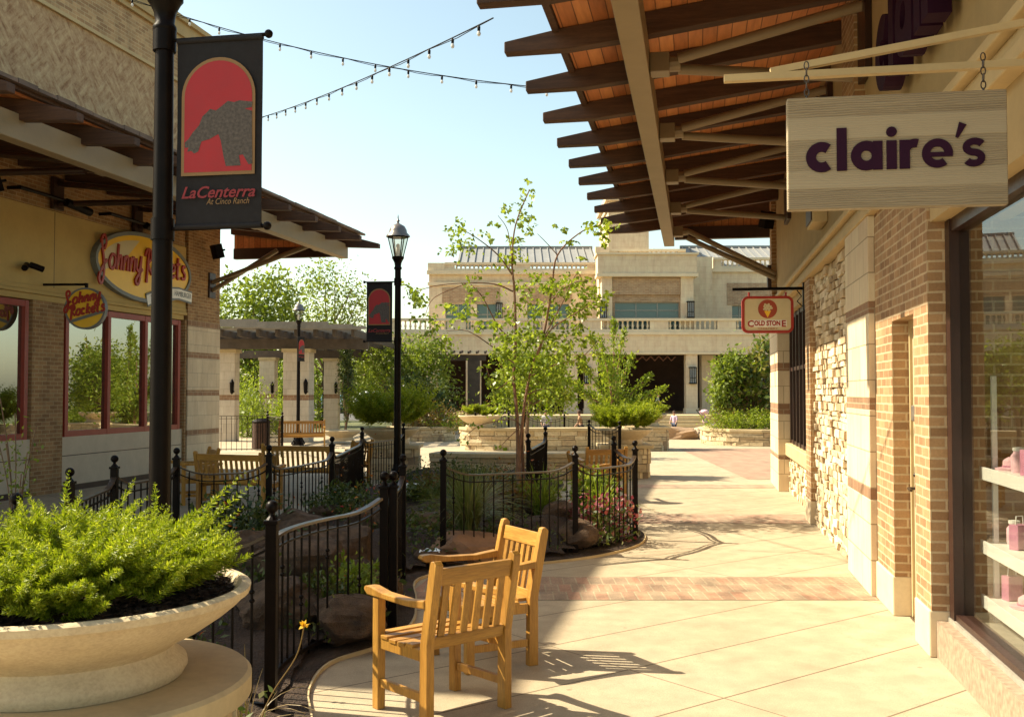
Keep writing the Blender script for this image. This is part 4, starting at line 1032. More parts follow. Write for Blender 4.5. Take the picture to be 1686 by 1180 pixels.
# nearest planter on its drum
dm = empty('stone_drum', (-1.72,4.0,0), 0, 'round stone drum with smooth cap under the nearest fern bowl', 'pedestal'); r_ = random.Random(2); m = MB()
stone_face(m, ringpts(0,0,.64,0,360,36), 0, .51, r_, .12,.2,.2,.5,(.0,.02),.1); m.build('stone_facing', WALLST, dm)
m = MB(); m.lathe([(.001,0),(.60,0),(.60,.505),(.001,.505)], n=40); m.build('core', MORTAR, dm)
m = MB(); m.lathe([(.001,.507),(.685,.507),(.70,.52),(.70,.592),(.685,.606),(.001,.606)], n=72); m.build('cap', CASTC, dm, smooth=True)
nb = bowl('large foreground bowl planter with bright feathery fern at the lower left', (-1.72,4.0,.608), 1.0, 1050, 24, 21, .25, .026)
nb.scale = (1,1,.88)
bowl('bowl planter with round bright fern on the pedestal right of the seat wall', (2.28,20.75,.66), .78, 380, 14, 22, .42, .06)
bowl('bowl planter with loose green fern beside the middle lamp post', (-2.42,20.6,.66), .82, 420, 14, 23, .62, .065)
bowl('shallow bowl planter with low fern on the farther plaza pedestal', (3.92,30.4,.70), .9, 160, 10, 24, .30, .07)
bowl('bowl planter on the left end of the plaza ring wall', (-.95,30.5,.66), .92, 130, 10, 25, .26, .07)
bowl('pale bowl planter near the pergola behind the bench', (-5.6,34.0,.10), .9, 30, 8, 26, .2, .06, plants=False)
# ------------------------------------------------------------------ lamp posts, banners
def lamp(label, loc, top=3.85, n=12, base=True):
    o = empty('street_lamp', loc, 0, label, 'street lamp', 'black lantern street lamps'); m = MB()
    m.lathe([(.001,0),(.19,0),(.19,.06),(.165,.08),(.165,.14),(.13,.17),(.10,.24),(.085,.34),(.105,.38),(.105,.42),(.075,.46),(.068,.52)], n=16); m.build('base', IRON, o, smooth=True)
    for k in range(4):
        a = k*PI/2 + PI/4; m = MB(); c, s_ = math.cos(a), math.sin(a)
        m.sweep([(c*.10,s_*.10,.40),(c*.13,s_*.13,.30),(c*.15,s_*.15,.2),(c*.22,s_*.22,.10),(c*.245,s_*.245,.03)], .04, .035); m.build('scroll_foot', IRON, o, bevel=.006)
    m = MB(); fl = 16; prof = [(.060,.50),(.056,2.2),(.050,top-.12)]
    m.lathe(prof, n=fl); m.build('pole', IRON, o, smooth=True)
    m = MB(); m.lathe([(.05,-.14),(.065,-.12),(.065,-.10),(.052,-.08),(.06,-.02),(.085,.03),(.10,.05),(.10,.07)], 0,0,top, n=16); m.build('capital', IRON, o, smooth=True)
    L = empty('lantern', (0,0,top+.07)); L.parent = o
    m = MB(); r0, r1, hh = .085, .165, .33
    for k in range(6):
        a = k*PI/3; m.bar((r0*math.cos(a), r0*math.sin(a), 0), (r1*math.cos(a), r1*math.sin(a), hh), .014, .014)
    for rr, z in ((r0, .0), (r1, hh)): m.lathe([(rr-.012,z-.006),(rr+.014,z-.006),(rr+.014,z+.014),(rr-.012,z+.014),(rr-.012,z-.006)], n=6)
    f = m.build('frame', IRON, L)
    m = MB(); m.lathe([(r0-.006,.005),(r1-.008,hh-.002)], n=6); m.f = [q for q in m.f if len(q) == 4]; m.build('glass', CLEAR, L)
    m = MB(); m.lathe([(.001,0),(.03,0),(.034,.05),(.03,.18),(.001,.20)], 0,0,.03, n=12); m.build('bulb', WHITEP, L, smooth=True)
    m = MB(); m.lathe([(.20,hh+.01),(.195,hh+.03),(.15,hh+.08),(.145,hh+.12),(.11,hh+.185),(.05,hh+.22),(.022,hh+.235),(.018,hh+.26),(.03,hh+.275),(.012,hh+.30),(.008,hh+.35),(.001,hh+.385)], n=20); m.build('roof', plain('lantern_hood', (.22,.19,.17), .3, .1, 6, .02, metal=.6) if 'lantern_hood' not in MATS else MATS['lantern_hood'], L, smooth=True)
    return o
lp1 = lamp('tall black street lamp close by at the left carrying the large banner', (-1.955,5.75,0))
lp2 = lamp('black street lamp in the middle of the garden with its whole lantern visible', (W(655,500,17).x,17.0,0))
lamp('black street lamp in front of the pergola column', (W(492,528,33).x,33.0,0), 3.9)
lamp('farthest black street lamp seen through the pergola', (W(562-29,590,50).x,50.0,0), 3.9)
def banner_arms(lampo, dirx, z1, z0, L=.52):
    for z in (z1, z0):
        m = MB(); m.tube([(dirx*.04,-.007,z),(dirx*(L+.03),-.17*dirx*L,z+ (.005))], .011, 8); m.ball((dirx*(L+.045),-.17*dirx*(L+.045),z+.005), .024, 10); m.tube([(-.0,0,z-.06),(0,0,z+.06)], .064, 14); m.build('banner_arm', IRON, lampo, smooth=True)
REDB = plain('banner_red', (.36,.010,.014), .6, .08, 3, .03); GOLDB = plain('banner_gold', (.24,.125,.04), .6, .08, 6, .03)
CLOTH = plain('banner_black', (.006,.0025,.003), .8, .2, 3, .1); HORSE = plain('banner_grey', (.085,.065,.055), .7, .5, 60, .03)
def banner(label, loc, wd, ht, ang=0, mirror=False):
    o = empty('banner', loc, ang, label, 'banner', 'black and red lamp post banners'); s = wd/.47
    m = MB(); K = 14; nx = 12
    vs = []; th = .003
    for side in (-th, th):
        for j in range(K+1):
            for i in range(nx+1):
                u, v = i/nx, j/K; y = side + .010*math.sin(u*5+v*2)*(1-abs(2*v-1))
                vs.append(((u-.5)*wd, y, (v-.5)*ht))
    fs = []; N_ = (K+1)*(nx+1)
    for b in (0, N_):
        for j in range(K):
            for i in range(nx): a = b + j*(nx+1)+i; fs.append((a,a+1,a+nx+2,a+nx+1))
    for i in range(nx): 
        fs.append((i,i+1,N_+i+1,N_+i)); a = K*(nx+1)+i; fs.append((a,a+1,N_+a+1,N_+a))
    for j in range(K):
        a = j*(nx+1); fs.append((a,a+nx+1,N_+a+nx+1,N_+a)); a += nx; fs.append((a,a+nx+1,N_+a+nx+1,N_+a))
    m.add(vs, fs); m.build('cloth', CLOTH, o, smooth=True)
    for z in (-ht/2, ht/2): m = MB(); m.tube([(-wd/2,0,z),(wd/2,0,z)], .017, 10); m.build('hem', CLOTH, o, smooth=True)
    
    mx = -1 if mirror else 1
    g = lambda u, v: ((u-.5)*wd, (.5-v)*ht)      # u right 0..1, v down 0..1
    fnb = lambda off: (lambda a, b, d: (a, -.0145-off-d, b))
    def arch(mu, v0, v1):
        pts = [g(mu, v1), g(1-mu, v1)]; rx = (.5-mu)*wd; cz = g(0, v0)[1] - rx
        return pts + arc(0, cz, rx, rx, 0, 180, 20)
    m = MB(); m.prism(arch(.07,.10,.73), fnb(0), 0, .001); m.build('gold_border', GOLDB, o)
    m = MB(); m.prism(arch(.105,.118,.712), fnb(.0012), 0, .001); m.build('red_panel', REDB, o)
    hz = [(775,600),(790,585),(805,560),(830,530),(843,492),(858,478),(872,462),(895,470),(920,450),(940,432),(965,438),(985,432),(1035,440),(1033,462),(1005,468),(1033,478),(1036,700),(1022,702),(1000,660),(985,662),(992,706),(935,706),(925,660),(915,600),(905,570),(870,590),(840,598),(828,640),(812,648),(800,636),(785,640),(790,622),(775,622)]
    pp = [g((x-738)/330.0, (y-165)/790.0) for x, y in hz]
    if mirror: pp = [(-a, b) for a, b in pp]
    m = MB(); m.prism(pp, fnb(.0024), 0, .001); m.build('emblem', HORSE, o)
    x, z = g(.5, .823)
    REDL = MATS.get('banner_lettering_red') or plain('banner_lettering_red', (.24,.012,.016), .6, .05, 5, 0)
    text_mesh('LaCenterra', .085*s, o, REDL, (0,-.0165,z), shear=.35, bold=.0015, depth=.001, width=wd*.86)
    x, z = g(.62, .872)
    text_mesh('At Cinco Ranch', .045*s, o, GOLDB, (x,-.0165,z), shear=.3, depth=.001, width=wd*.5)
    return o
# near banner, on the right of the pole
zb1, zb0 = W(360,68,5.75).z, W(360,378,5.75).z
banner_arms(lp1, 1, zb1, zb0, .565)
banner('large black banner with red arch and grey horse head on the near lamp post', (-1.955+.328,5.75-.056,(zb1+zb0)/2), .505, zb1-zb0-.02, -.168)
zc1, zc0 = W(625,464,17).z, W(625,562,17).z
banner_arms(lp2, -1, zc1, zc0, .52)
banner('smaller black and red banner on the lamp post in the middle of the garden', (lp2.location.x-.31,17.0+.052,(zc1+zc0)/2), .44, zc1-zc0-.02, -.168)
bt = banner('small banner seen almost edge-on at the pergola lamp post', (W(499,575,33).x,32.7,W(499,575,33).z), .35, .75, ang=R_(65))
# ------------------------------------------------------------------ string lights
BULB = plain('bulb_glass', (.75,.72,.68), .15, .05, 3, 0)
def string(label, a, b, sag, n, c=None):
    o = empty('string_lights', a, 0, label, 'string lights', 'festoon light strings across the street'); a = Vector(a); b = Vector(b)
    P = lambda t: a.lerp(b, t) - a + Vector((0,0,-sag*4*t*(1-t)))
    m = MB(); m.tube([P(i/40) for i in range(41)], .006, 5); m.tube([P(i/40) + Vector((0,0,-.012-.01*math.sin(i*1.7))) for i in range(41)], .004, 5); m.build('cable', IRON, o, smooth=True)
    for i in range(n):
        p = P((i+.5)/n); m = MB(); m.lathe([(.001,-.055),(.012,-.05),(.014,-.015),(.009,-.008)], p.x, p.y, p.z, 8); s_ = m.build('socket', IRON, o, smooth=True)
        m = MB(); m.lathe([(.001,-.098),(.013,-.088),(.017,-.072),(.010,-.052)], p.x, p.y, p.z, 8); m.build('bulb', BULB, s_, smooth=True)
    return o
string('long festoon string running from the left building over the banner to the right eave', W(60,-62,13.5), W(930,148,11.6), .28, 17)
string('second festoon string rising from behind the near banner to the right eave', W(330,214,22), W(812,30,8.35), .18, 26)
# ------------------------------------------------------------------ far pavilion building, faces the camera
FY = 50.0
def bx(px, Y=FY): return (px-CX)/F*Y
def bz(py, Y=FY): return W(CX, py, Y).z
FLIME = m_blocks('pavilion_limestone', (.64,.52,.36), (.60,.48,.33), (.50,.40,.27), .6, .3)
FTRIM = plain('pavilion_trim', (.64,.53,.37), .8, .08, 2, .1)
FBR = brick('pavilion_brick', (.40,.27,.16), (.30,.18,.10), (.40,.31,.21), .24, .08, .012)
METR = plain('standing_seam', (.24,.24,.235), .6, .08, 1, .03, metal=.0, spec=.3)
TERR = .65
pv = empty('pavilion_building', (0,FY,0), 0, 'long two-storey limestone pavilion with balustraded balconies closing the far side of the plaza', 'building')
def PV(name, mat, fn, parent=None, **k):
    m = MB(); fn(m); return m.build(name, mat, parent or pv, **k)
X0 = bx(640); XR = bx(1420)
o = empty('terrace', (0,0,0)); bpy.data.objects.remove(o)
m = MB(); m.box(-5.2, 16.5, 46, 66, -.1, TERR); tag(m.build('terrace_floor', CASTC), kind='structure')
for i in range(4):
    m = MB(); m.box(6.2, 11.2, 46-.36*(4-i), 46-.002, 0 if i == 0 else TERR*i/4.5+.0, TERR*(i+1)/4.5); tag(m.build('terrace_step', CASTC), kind='structure')
# back shell of the arcade
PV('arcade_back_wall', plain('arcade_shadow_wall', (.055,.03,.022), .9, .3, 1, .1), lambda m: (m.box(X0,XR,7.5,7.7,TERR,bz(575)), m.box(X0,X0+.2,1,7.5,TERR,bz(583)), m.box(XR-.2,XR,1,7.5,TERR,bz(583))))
# columns
zc_ = bz(583)
for a, b, d0 in ((767,792,0),(930,951,0),(962,985,0),(1130,1149,0),(1163,1187,1.2),(1290,1312,0),(700,722,0),(1400,1419,0)):
    PV('column', FLIME, lambda m: m.box(bx(a),bx(b),.05+d0,.05+d0+.62,TERR,zc_), bevel=.01)
    PV('column_base', FTRIM, lambda m: m.box(bx(a)-.04,bx(b)+.04,.01+d0,.71+d0,TERR+.001,TERR+.25))
# balcony slab + beam
zb = bz(547); zt_ = bz(524)
PV('balcony_beam', FLIME, lambda m: (m.box(X0,XR,.0,1.0,zc_,zb), m.box(X0,XR,1.0,8.2,zb-.3,zb)))
PV('balcony_cornice', FTRIM, lambda m: (m.box(X0-.1,XR,-.10,.0,zb-.12,zb+.02), m.box(X0-.05,XR,-.05,.0,zc_,zc_+.1)))
def balustrade(xa, xb, y, z0, z1, per=2.6, pier=.75, parent=None, gap=.22):
    o = PV('balustrade', FTRIM, lambda m: (m.box(xa,xb,y,y+.3,z0,z0+.12), m.box(xa,xb,y-.03,y+.33,z1-.12,z1)), parent)
    n = max(1, round((xb-xa)/(per+pier))); span = (xb-xa)/n; pp = MB(); bb = MB()
    for i in range(n+1):
        x = xa + i*span; pp = MB(); pp.box(max(xa,x-pier/2), min(xb,x+pier/2), y+.02,y+.28,z0+.12,z1-.12); pp.build('balustrade_pier', FLIME, o)
    for i in range(n):
        a = xa + i*span + pier/2 + .1; b = xa + (i+1)*span - pier/2 - .1; k = int((b-a)/gap); H = z1-z0-.24
        for j in range(k+1):
            x = a + (b-a)*j/max(1,k); bb.lathe([(.05,0),(.05,.04),(.035,.06),(.065,H*.35),(.035,H*.75),(.05,H-.04),(.05,H)], x, y+.15, z0+.12, 7)
    q = bb.build('balusters', FTRIM, o); q['kind'] = 'stuff'
balustrade(X0, XR, -.05, zb+.02, zt_, 2.2, .9)
# upper storey, left part set back
YB = 3.0
def z3(py): return bz(py, FY+YB)
def x3(px): return bx(px, FY+YB)
def wall_with(name, mat, xa, xb, y, th, z0, z1, holes):
    m = MB(); xs = sorted({xa, xb, *[h[0] for h in holes], *[h[1] for h in holes]})
    for a, b in zip(xs, xs[1:]):
        hs_ = sorted([(h[2], h[3]) for h in holes if h[0] <= a + 1e-6 and h[1] >= b - 1e-6]); z = z0
        for p, q in hs_:
            if p > z: m.box(a, b, y, y+th, z, p)
            z = q
        if z < z1: m.box(a, b, y, y+th, z, z1)
    return m.build(name, mat, pv)
def window(xa, xb, z0, z1, y, nx, nz):
    o = PV('window', plain('pavilion_frame', (.24,.24,.20), .5, .05, 3, 0) if 'pavilion_frame' not in MATS else MATS['pavilion_frame'],
           lambda m: [m.box(xa+(xb-xa)*i/nx-.03, xa+(xb-xa)*i/nx+.03, y, y+.08, z0, z1) for i in range(nx+1)] + [m.box(xa, xb, y+.004, y+.07, z0+(z1-z0)*k/nz-.03, z0+(z1-z0)*k/nz+.03) for k in range(nz+1)])
    PV('pane', GLASSU, lambda m: m.box(xa, xb, y+.04, y+.05, z0, z1), o)
hl = [(x3(733),x3(775),zb,z3(500)),(x3(785),x3(820),zb,z3(500)),(x3(868),x3(893),zb,z3(500)),(x3(903),x3(937),zb,z3(500))]
wall_with('upper_wall', FLIME, x3(706), x3(984), YB, .5, zb, z3(448), hl)
for h in hl: window(h[0], h[1], zb, h[3], YB+.15, 2, 3)
for qa, qb in ((728,823),(860,942)): PV('brick_panel', FBR, lambda m: m.box(x3(qa),x3(qb),YB-.03,YB-.002,z3(499),z3(474)))
PV('string_course', FTRIM, lambda m: (m.box(x3(704),x3(984),YB-.12,YB-.002,z3(470),z3(465)), m.box(x3(703),x3(984),YB-.25,YB-.001,z3(452),z3(446))))
PV('parapet', FLIME, lambda m: m.box(x3(704),x3(732),YB-.05,YB+.4,z3(446),z3(433)))
balustrade(x3(732), x3(983), YB-.02, z3(446), z3(432), 3.4, 1.0)
PV('side_wall', FLIME, lambda m: (m.box(x3(706),x3(706)+.4,YB+.5,18,zb,z3(448)), m.box(x3(706),x3(984),8,8.2,zb,z3(448))))
# lead coloured roof behind
def seam_roof(xa, xb, y0, z0, y1, z1):
    m = MB(); m.add([(xa,y0,z0),(xb,y0,z0),(xb,y1,z1),(xa,y1,z1),(xa,y0,z0-.1),(xb,y0,z0-.1),(xb,y1,z1-.1),(xa,y1,z1-.1)], [(0,1,2,3),(7,6,5,4),(0,4,5,1),(1,5,6,2),(2,6,7,3),(3,7,4,0)])
    x = xa + .1
    while x < xb: m.bar((x,y0,z0+.03),(x,y1,z1+.03),.05,.09); x += .42
    m.bar((xa,y1,z1+.05),(xb,y1,z1+.05),.2,.15); m.build('metal_roof', METR, pv)
seam_roof(bx(752,57), bx(985,57), 7, bz(436,57), 11, bz(409,61))
seam_roof(bx(1140,57), bx(1420,57), 7, bz(436,57), 11, bz(408,61))
# centre block
xa, xb = bx(985), bx(1149)
wall_with('centre_wall', FBR, bx(1009), bx(1123), .45, .4, zb, bz(456), [(bx(1014),bx(1121),zb,bz(496))])
window(bx(1014), bx(1121), zb, bz(497), .55, 3, 4)
PV('centre_pilaster', FLIME, lambda m: m.box(xa+.2,bx(1009),.2,1.2,zb,bz(452)), bevel=.01)
PV('centre_pilaster', FLIME, lambda m: m.box(bx(1123),xb-.15,.2,1.2,zb,bz(452)), bevel=.01)
PV('brick_frieze', FBR, lambda m: m.box(bx(1009)+.002,bx(1123)-.002,.30,.449,bz(484),bz(456)))
PV('centre_parapet', FLIME, lambda m: (m.box(xa,xb,.05,1.4,bz(450),bz(419)), m.box(xa+.15,xb-.1,1.2,8,zb,bz(423))))
PV('centre_cornice', FTRIM, lambda m: (m.box(xa-.08,xb+.08,-.05,1.5,bz(419),bz(416)), m.box(xa-.05,xb+.05,-.02,1.3,bz(455),bz(450))))
balustrade(bx(1009), bx(1140), 1.7, bz(416), bz(402), 5, .8)
PV('parapet_pier', FLIME, lambda m: m.box(xa,bx(1009),1.5,2.3,bz(417),bz(399)))
# right part
hr = [(x3(1206),x3(1232),zb,z3(503)),(x3(1238),x3(1262),zb,z3(503))]
wall_with('right_wall', FLIME, xb, x3(1400), YB, .5, zb, z3(444), hr)
for h in hr: window(h[0], h[1], zb, h[3], YB+.15, 2, 3)
PV('brick_panel', FBR, lambda m: m.box(x3(1198),x3(1290),YB-.03,YB-.002,z3(502),z3(466)))
PV('string_course', FTRIM, lambda m: (m.box(x3(1172),x3(1400),YB-.14,YB-.002,z3(448),z3(442)),))
PV('right_pilaster', FLIME, lambda m: m.box(bx(1149)+.0,x3(1172),YB-.3,YB-.001,zb,z3(424)))
balustrade(x3(1175), x3(1400), YB-.02, z3(442), z3(424), 3.0, .9)
# tower
PV('tower', FLIME, lambda m: (m.box(bx(1003,58),bx(1070,58),8.2,14,bz(420,58),bz(330,58)), m.box(bx(1000,58),bx(1073,58),8,14.2,bz(345,58),bz(340,58)), m.box(bx(998,58),bx(1075,58),7.9,14.3,bz(330,58),bz(322,58))))
# lanterns
LF = plain('lantern_frost', (.42,.46,.48), .4, .1, 2, 0)
for px, py, d in ((993,511,.2),(1137,510,.2),(1140,618,.05),(822,512,YB),(967,618,.05),(780,618,.05)):
    x, z = bx(px, FY+d), bz(py, FY+d); h = .36
    o = PV('wall_lantern', IRON, lambda m: [m.box(x+a-.02,x+a+.02,d-.22,d-.18,z-h,z+h) for a in (-.15,-.05,.05,.15)] + [m.box(x-.18,x+.18,d-.24,d-.002,z+h,z+h+.05), m.box(x-.18,x+.18,d-.24,d-.002,z-h-.05,z-h), m.box(x-.16,x+.16,d-.225,d-.185,z-h*.35,z-h*.3)])
    PV('glass', LF, lambda m: m.box(x-.13,x+.13,d-.175,d-.004,z-h,z+h), o)
PV('festoon_drape', plain('drape', (.12,.05,.03), .8, .3, 5, .2), lambda m: [m.tube([(bx(1018+i*14),.6,zc_-.08),(bx(1025+i*14),.6,zc_-.30),(bx(1032+i*14),.6,zc_-.08)], .03, 6) for i in range(7)], None)
PV('stair_railing', IRON, lambda m: ([m.tube([(bx(1163),-4.2+k*.35-1.2,TERR*.3),(bx(1163),-4.2+k*.35-1.2,TERR*.3+1.1)],.02,6) for k in range(6)], m.tube([(bx(1163),-5.5,1.3),(bx(1163),-3.6,1.75)],.03,6), m.tube([(bx(1163),-3.6,1.75),(bx(1195),-3.6,1.2)],.03,6), [m.tube([(bx(1163)+k*.15,-3.6,.2),(bx(1163)+k*.15,-3.6,1.72-.085*k)],.015,6) for k in range(1,7)]))
# ------------------------------------------------------------------ pergola
PERG = plain('pergola_timber', (.075,.055,.04), .8, .25, 4, .2); PCOL = m_blocks('pergola_limestone', (.56,.48,.37), (.50,.42,.32), (.38,.31,.22), .45, .3)
pg = empty('pergola', (0,0,0), 0, 'timber pergola on limestone columns across the left of the plaza', 'pergola')
cols = []
for a, b, y0, Y in ((357,383,588,35.5),(466,509,566,35.0),(427,452,603,44.0),(533,556,606,45.0)):
    x0_, x1_ = bx(a,Y), bx(b,Y); w_ = x1_-x0_; w_ = max(w_, .62)
    z1_ = 3.25; bands = [(1.55,1.72)]
    m = MB(); m.box(x0_,x0_+w_,Y,Y+w_,0,1.42); m.box(x0_,x0_+w_,Y,Y+w_,1.60,3.05); q = m.build('column', PCOL, pg, bevel=.01)
    m = MB(); m.box(x0_+.006,x0_+w_-.006,Y+.006,Y+w_-.006,1.42,1.60); m.build('band', BAND, q)
    m = MB(); m.box(x0_-.05,x0_+w_+.05,Y-.05,Y+w_+.05,3.05,3.17); m.build('cap', CASTC, q)
    m = MB(); zc2 = 1.9; xm = x0_+w_*.9; m.box(xm-.03,xm+.05,Y-.16,Y-.0,zc2-.22,zc2-.16); m.lathe([(.02,-.28),(.06,-.22),(.08,.12),(.03,.22),(.001,.26)], xm, Y-.14, zc2, 8); m.build('sconce', IRON, q)
for Y in (35.1, 35.6, 45.0, 45.5): m = MB(); m.box(bx(340,Y),bx(606,Y),Y,Y+.2,3.175,3.50); m.build('main_beam', PERG, pg)
x = bx(350,35); i = 0
while x < bx(600,35):
    m = MB(); m.bar((x,33.6,3.62),(x+.3,47,3.62),.10,.22); m.build('rafter', PERG, pg); x += .62
for i, (pa, pb, zz) in enumerate(((340,432,3.80),(395,545,3.77),(440,585,3.74),(480,606,3.73))):
    m = MB(); xa_, xb_ = bx(pa,34), bx(pb,34); n_ = 7
    m.box(xa_, xb_, 33.3-.0*i+i*.004, 33.5, zz, zz+.10+.05*(3-i)); m.build('edge_board', plain('weathered_batten', (.22,.20,.17), .8, .2, 3, .2) if i == 0 else MATS['weathered_batten'], pg)
for k in range(16):
    m = MB(); yy = 33.7 + k*.85; m.box(bx(340,34), bx(590,34)-.03*k, yy, yy+.28, 3.735, 3.80); m.build('batten', MATS['weathered_batten'], pg)
m = MB(); m.box(bx(585,46),bx(800,46),46,46.2,3.1,3.35)
for k in range(16): x = bx(600,46)+k*.36; m.bar((x,44.6,3.40),(x,47.2,3.55),.06,.12)
m.box(bx(770,46),bx(790,46),45.9,46.4,.6,3.1); m.build('wing_trellis', PERG, pg)
# ------------------------------------------------------------------ trees
def tree(name, label, loc, blobs, n, mat, leaf, seed, trunk_h, r0=.12, cat='tree', group=None, clump=.25, barkm=None, shell=.45, ratio=.5, nl=12, per=16, down=.3):
    o = empty(name, loc, 0, label, cat, group); r = np.random.default_rng(seed)
    P, out, cc = crown_pts(blobs, n, r, shell, clump, per); D = out*.4 + r.normal(size=P.shape)*.9; D[:,2] -= down
    leaves_obj('crown', P, D, leaf*(.7+.6*r.random(n)), mat, o, ratio, seed=seed)
    m = MB(); b0 = Vector((0,0,trunk_h)); m.tube([(0,0,-.05),(r.normal()*.04,r.normal()*.04,trunk_h*.5),b0], [r0,r0*.8,r0*.65], 8)
    tops = [b[:3] for b in blobs] + [tuple(cc[i]) for i in range(0, len(cc), max(1, len(cc)//nl))]
    limbs(m, b0, tops, r0*.5, r, 40); m.build('trunk', barkm or BARK, o, smooth=True)
    return o
def at(px, py, Y, lx=0): p = W(px, py, Y); return p
def blobs_px(base, Y, lst):
    out = []
    for px, py, rx, ry in lst:
        p = W(px, py, Y); k = Y/F; out.append((p.x-base[0], 0, p.z-base[2], rx*k, (rx+ry)/2*k, ry*k))
    return out
def ptree(name, label, px, Y, z0, lst, n, mat, leaf, seed, th, **kw):
    base = (W(px,600,Y).x, Y, z0); return tree(name, label, base, blobs_px(base, Y, lst), n, mat, leaf, seed, th, **kw)
# pale airy trees behind the pergola
ptree('shade_tree', 'broad light green tree rising behind the pergola next to the restaurant eave', 420, 52, 0, [(400,520,55,60),(440,490,50,45),(380,560,40,50),(455,545,45,55),(415,610,60,50)], 6500, L_TREE, .26, 1, 2.5, r0=.2, group='trees behind the pergola', clump=.35)
ptree('shade_tree', 'airy fine-leaved tree with sky showing through, right of the broad pergola tree', 540, 56, 0, [(540,500,55,50),(535,455,30,28),(570,540,50,45),(505,545,35,40),(575,485,25,25)], 3800, L_TREE, .20, 2, 2.5, r0=.16, group='trees behind the pergola', clump=.4)
ptree('shade_tree', 'leafy tree under the pergola roof between the columns', 525, 60, 0, [(520,610,45,36),(590,600,40,30),(450,640,40,35)], 4200, L_TREE, .24, 3, 2, r0=.15, clump=.35)
ptree('columnar_cypress', 'slim dark columnar cypress beside the pergola column', 570, 38, 0, [(571,645,10,45),(571,610,9,45),(570,580,6,25)], 4200, L_DARK, .09, 4, .4, r0=.07, clump=.08, shell=.2)
ptree('olive_tree', 'rounded grey-green tree left of the middle lamp post banner', 650, 44, 0, [(680,600,50,45),(640,625,40,40),(700,640,50,45),(625,585,26,25),(710,590,30,30)], 7000, L_TREE, .16, 5, 1.5, r0=.14, clump=.25)
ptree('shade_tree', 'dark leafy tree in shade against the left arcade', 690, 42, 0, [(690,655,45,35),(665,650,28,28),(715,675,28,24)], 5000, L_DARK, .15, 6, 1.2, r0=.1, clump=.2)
ptree('ornamental_pear', 'dense bright green tree behind the trunk of the young tree', 870, 27, 0, [(870,630,52,40),(905,600,40,35),(860,585,38,28),(915,650,30,30),(835,655,26,26)], 4800, L_SHRUB, .10, 7, 1.3, r0=.07, clump=.15)
# upright feathery shrub tree
def upright(name, label, px, Y, z0, tips, n, mat, leaf, seed, spread=.16):
    base = Vector((W(px,600,Y).x, Y, z0)); o = empty(name, base, 0, label, 'tree'); r = np.random.default_rng(seed); m = MB(); P = []; D = []; 
    for tx, ty in tips:
        t = W(tx, ty, Y) - base; t.y = r.normal()*.35; mid = t*.45 + Vector((-t.x*.15, t.y*.2, .25)); pts = smooth_path([(0,0,0), tuple(mid), tuple(t)], 6)
        m.tube(pts, [.035*(1-i/len(pts))+.006 for i in range(len(pts))], 5)
        q = n//len(tips); s = r.random(q)**.8*.88+.12
        A = np.array([tuple(p) for p in pts]); idx = s*(len(A)-1); i0 = np.clip(idx.astype(int),0,len(A)-2); f = (idx-i0)[:,None]
        c = A[i0]*(1-f)+A[i0+1]*f; tang = A[i0+1]-A[i0]; tang /= np.linalg.norm(tang,axis=1,keepdims=True)
        sp = spread*(1.25-s)[:,None]; off = r.normal(size=(q,3))*sp; P.append(c+off+tang*np.abs(off).sum(1,keepdims=True)*.5); D.append(tang*1.0+r.normal(size=(q,3))*.6)
    P = np.concatenate(P); D = np.concatenate(D); leaves_obj('crown', P, D, leaf*(.7+.6*r.random(len(P))), mat, o, .45, seed=seed); m.build('trunk', BARKR, o, smooth=True); return o
upright('wax_myrtle', 'upright feathery young tree rising behind the bowl planters, branches fanned out', 1010, 31, .3, [(985,560),(1010,530),(1030,545),(1045,585),(1070,620),(1090,640),(960,600),(950,640),(1000,600),(975,555),(1060,655),(1085,675),(935,625)], 7000, L_SHRUB, .10, 8, .15)
# magnolia in the right bed
ptree('magnolia_tree', 'glossy dark magnolia with bronze undersides in the right-hand stone bed', 1243, 34.5, .5, [(1240,640,38,35),(1215,625,34,28),(1255,600,24,28),(1258,570,14,18),(1250,665,34,24),(1205,660,22,20)], 1900, leafmat('magnolia_leaf', (.05,.09,.012), (.14,.18,.02), (.32,.27,.09), .3, .22), .24, 9, .4, r0=.07, clump=.17, per=9, ratio=.42, down=.0)
ptree('magnolia_tree', 'bright yellow-green shrub tree at the left side of the magnolia', 1200, 34.2, .5, [(1200,610,20,24),(1190,645,20,26),(1212,590,14,16)], 1900, L_TREE, .15, 10, .4, r0=.05, clump=.15)
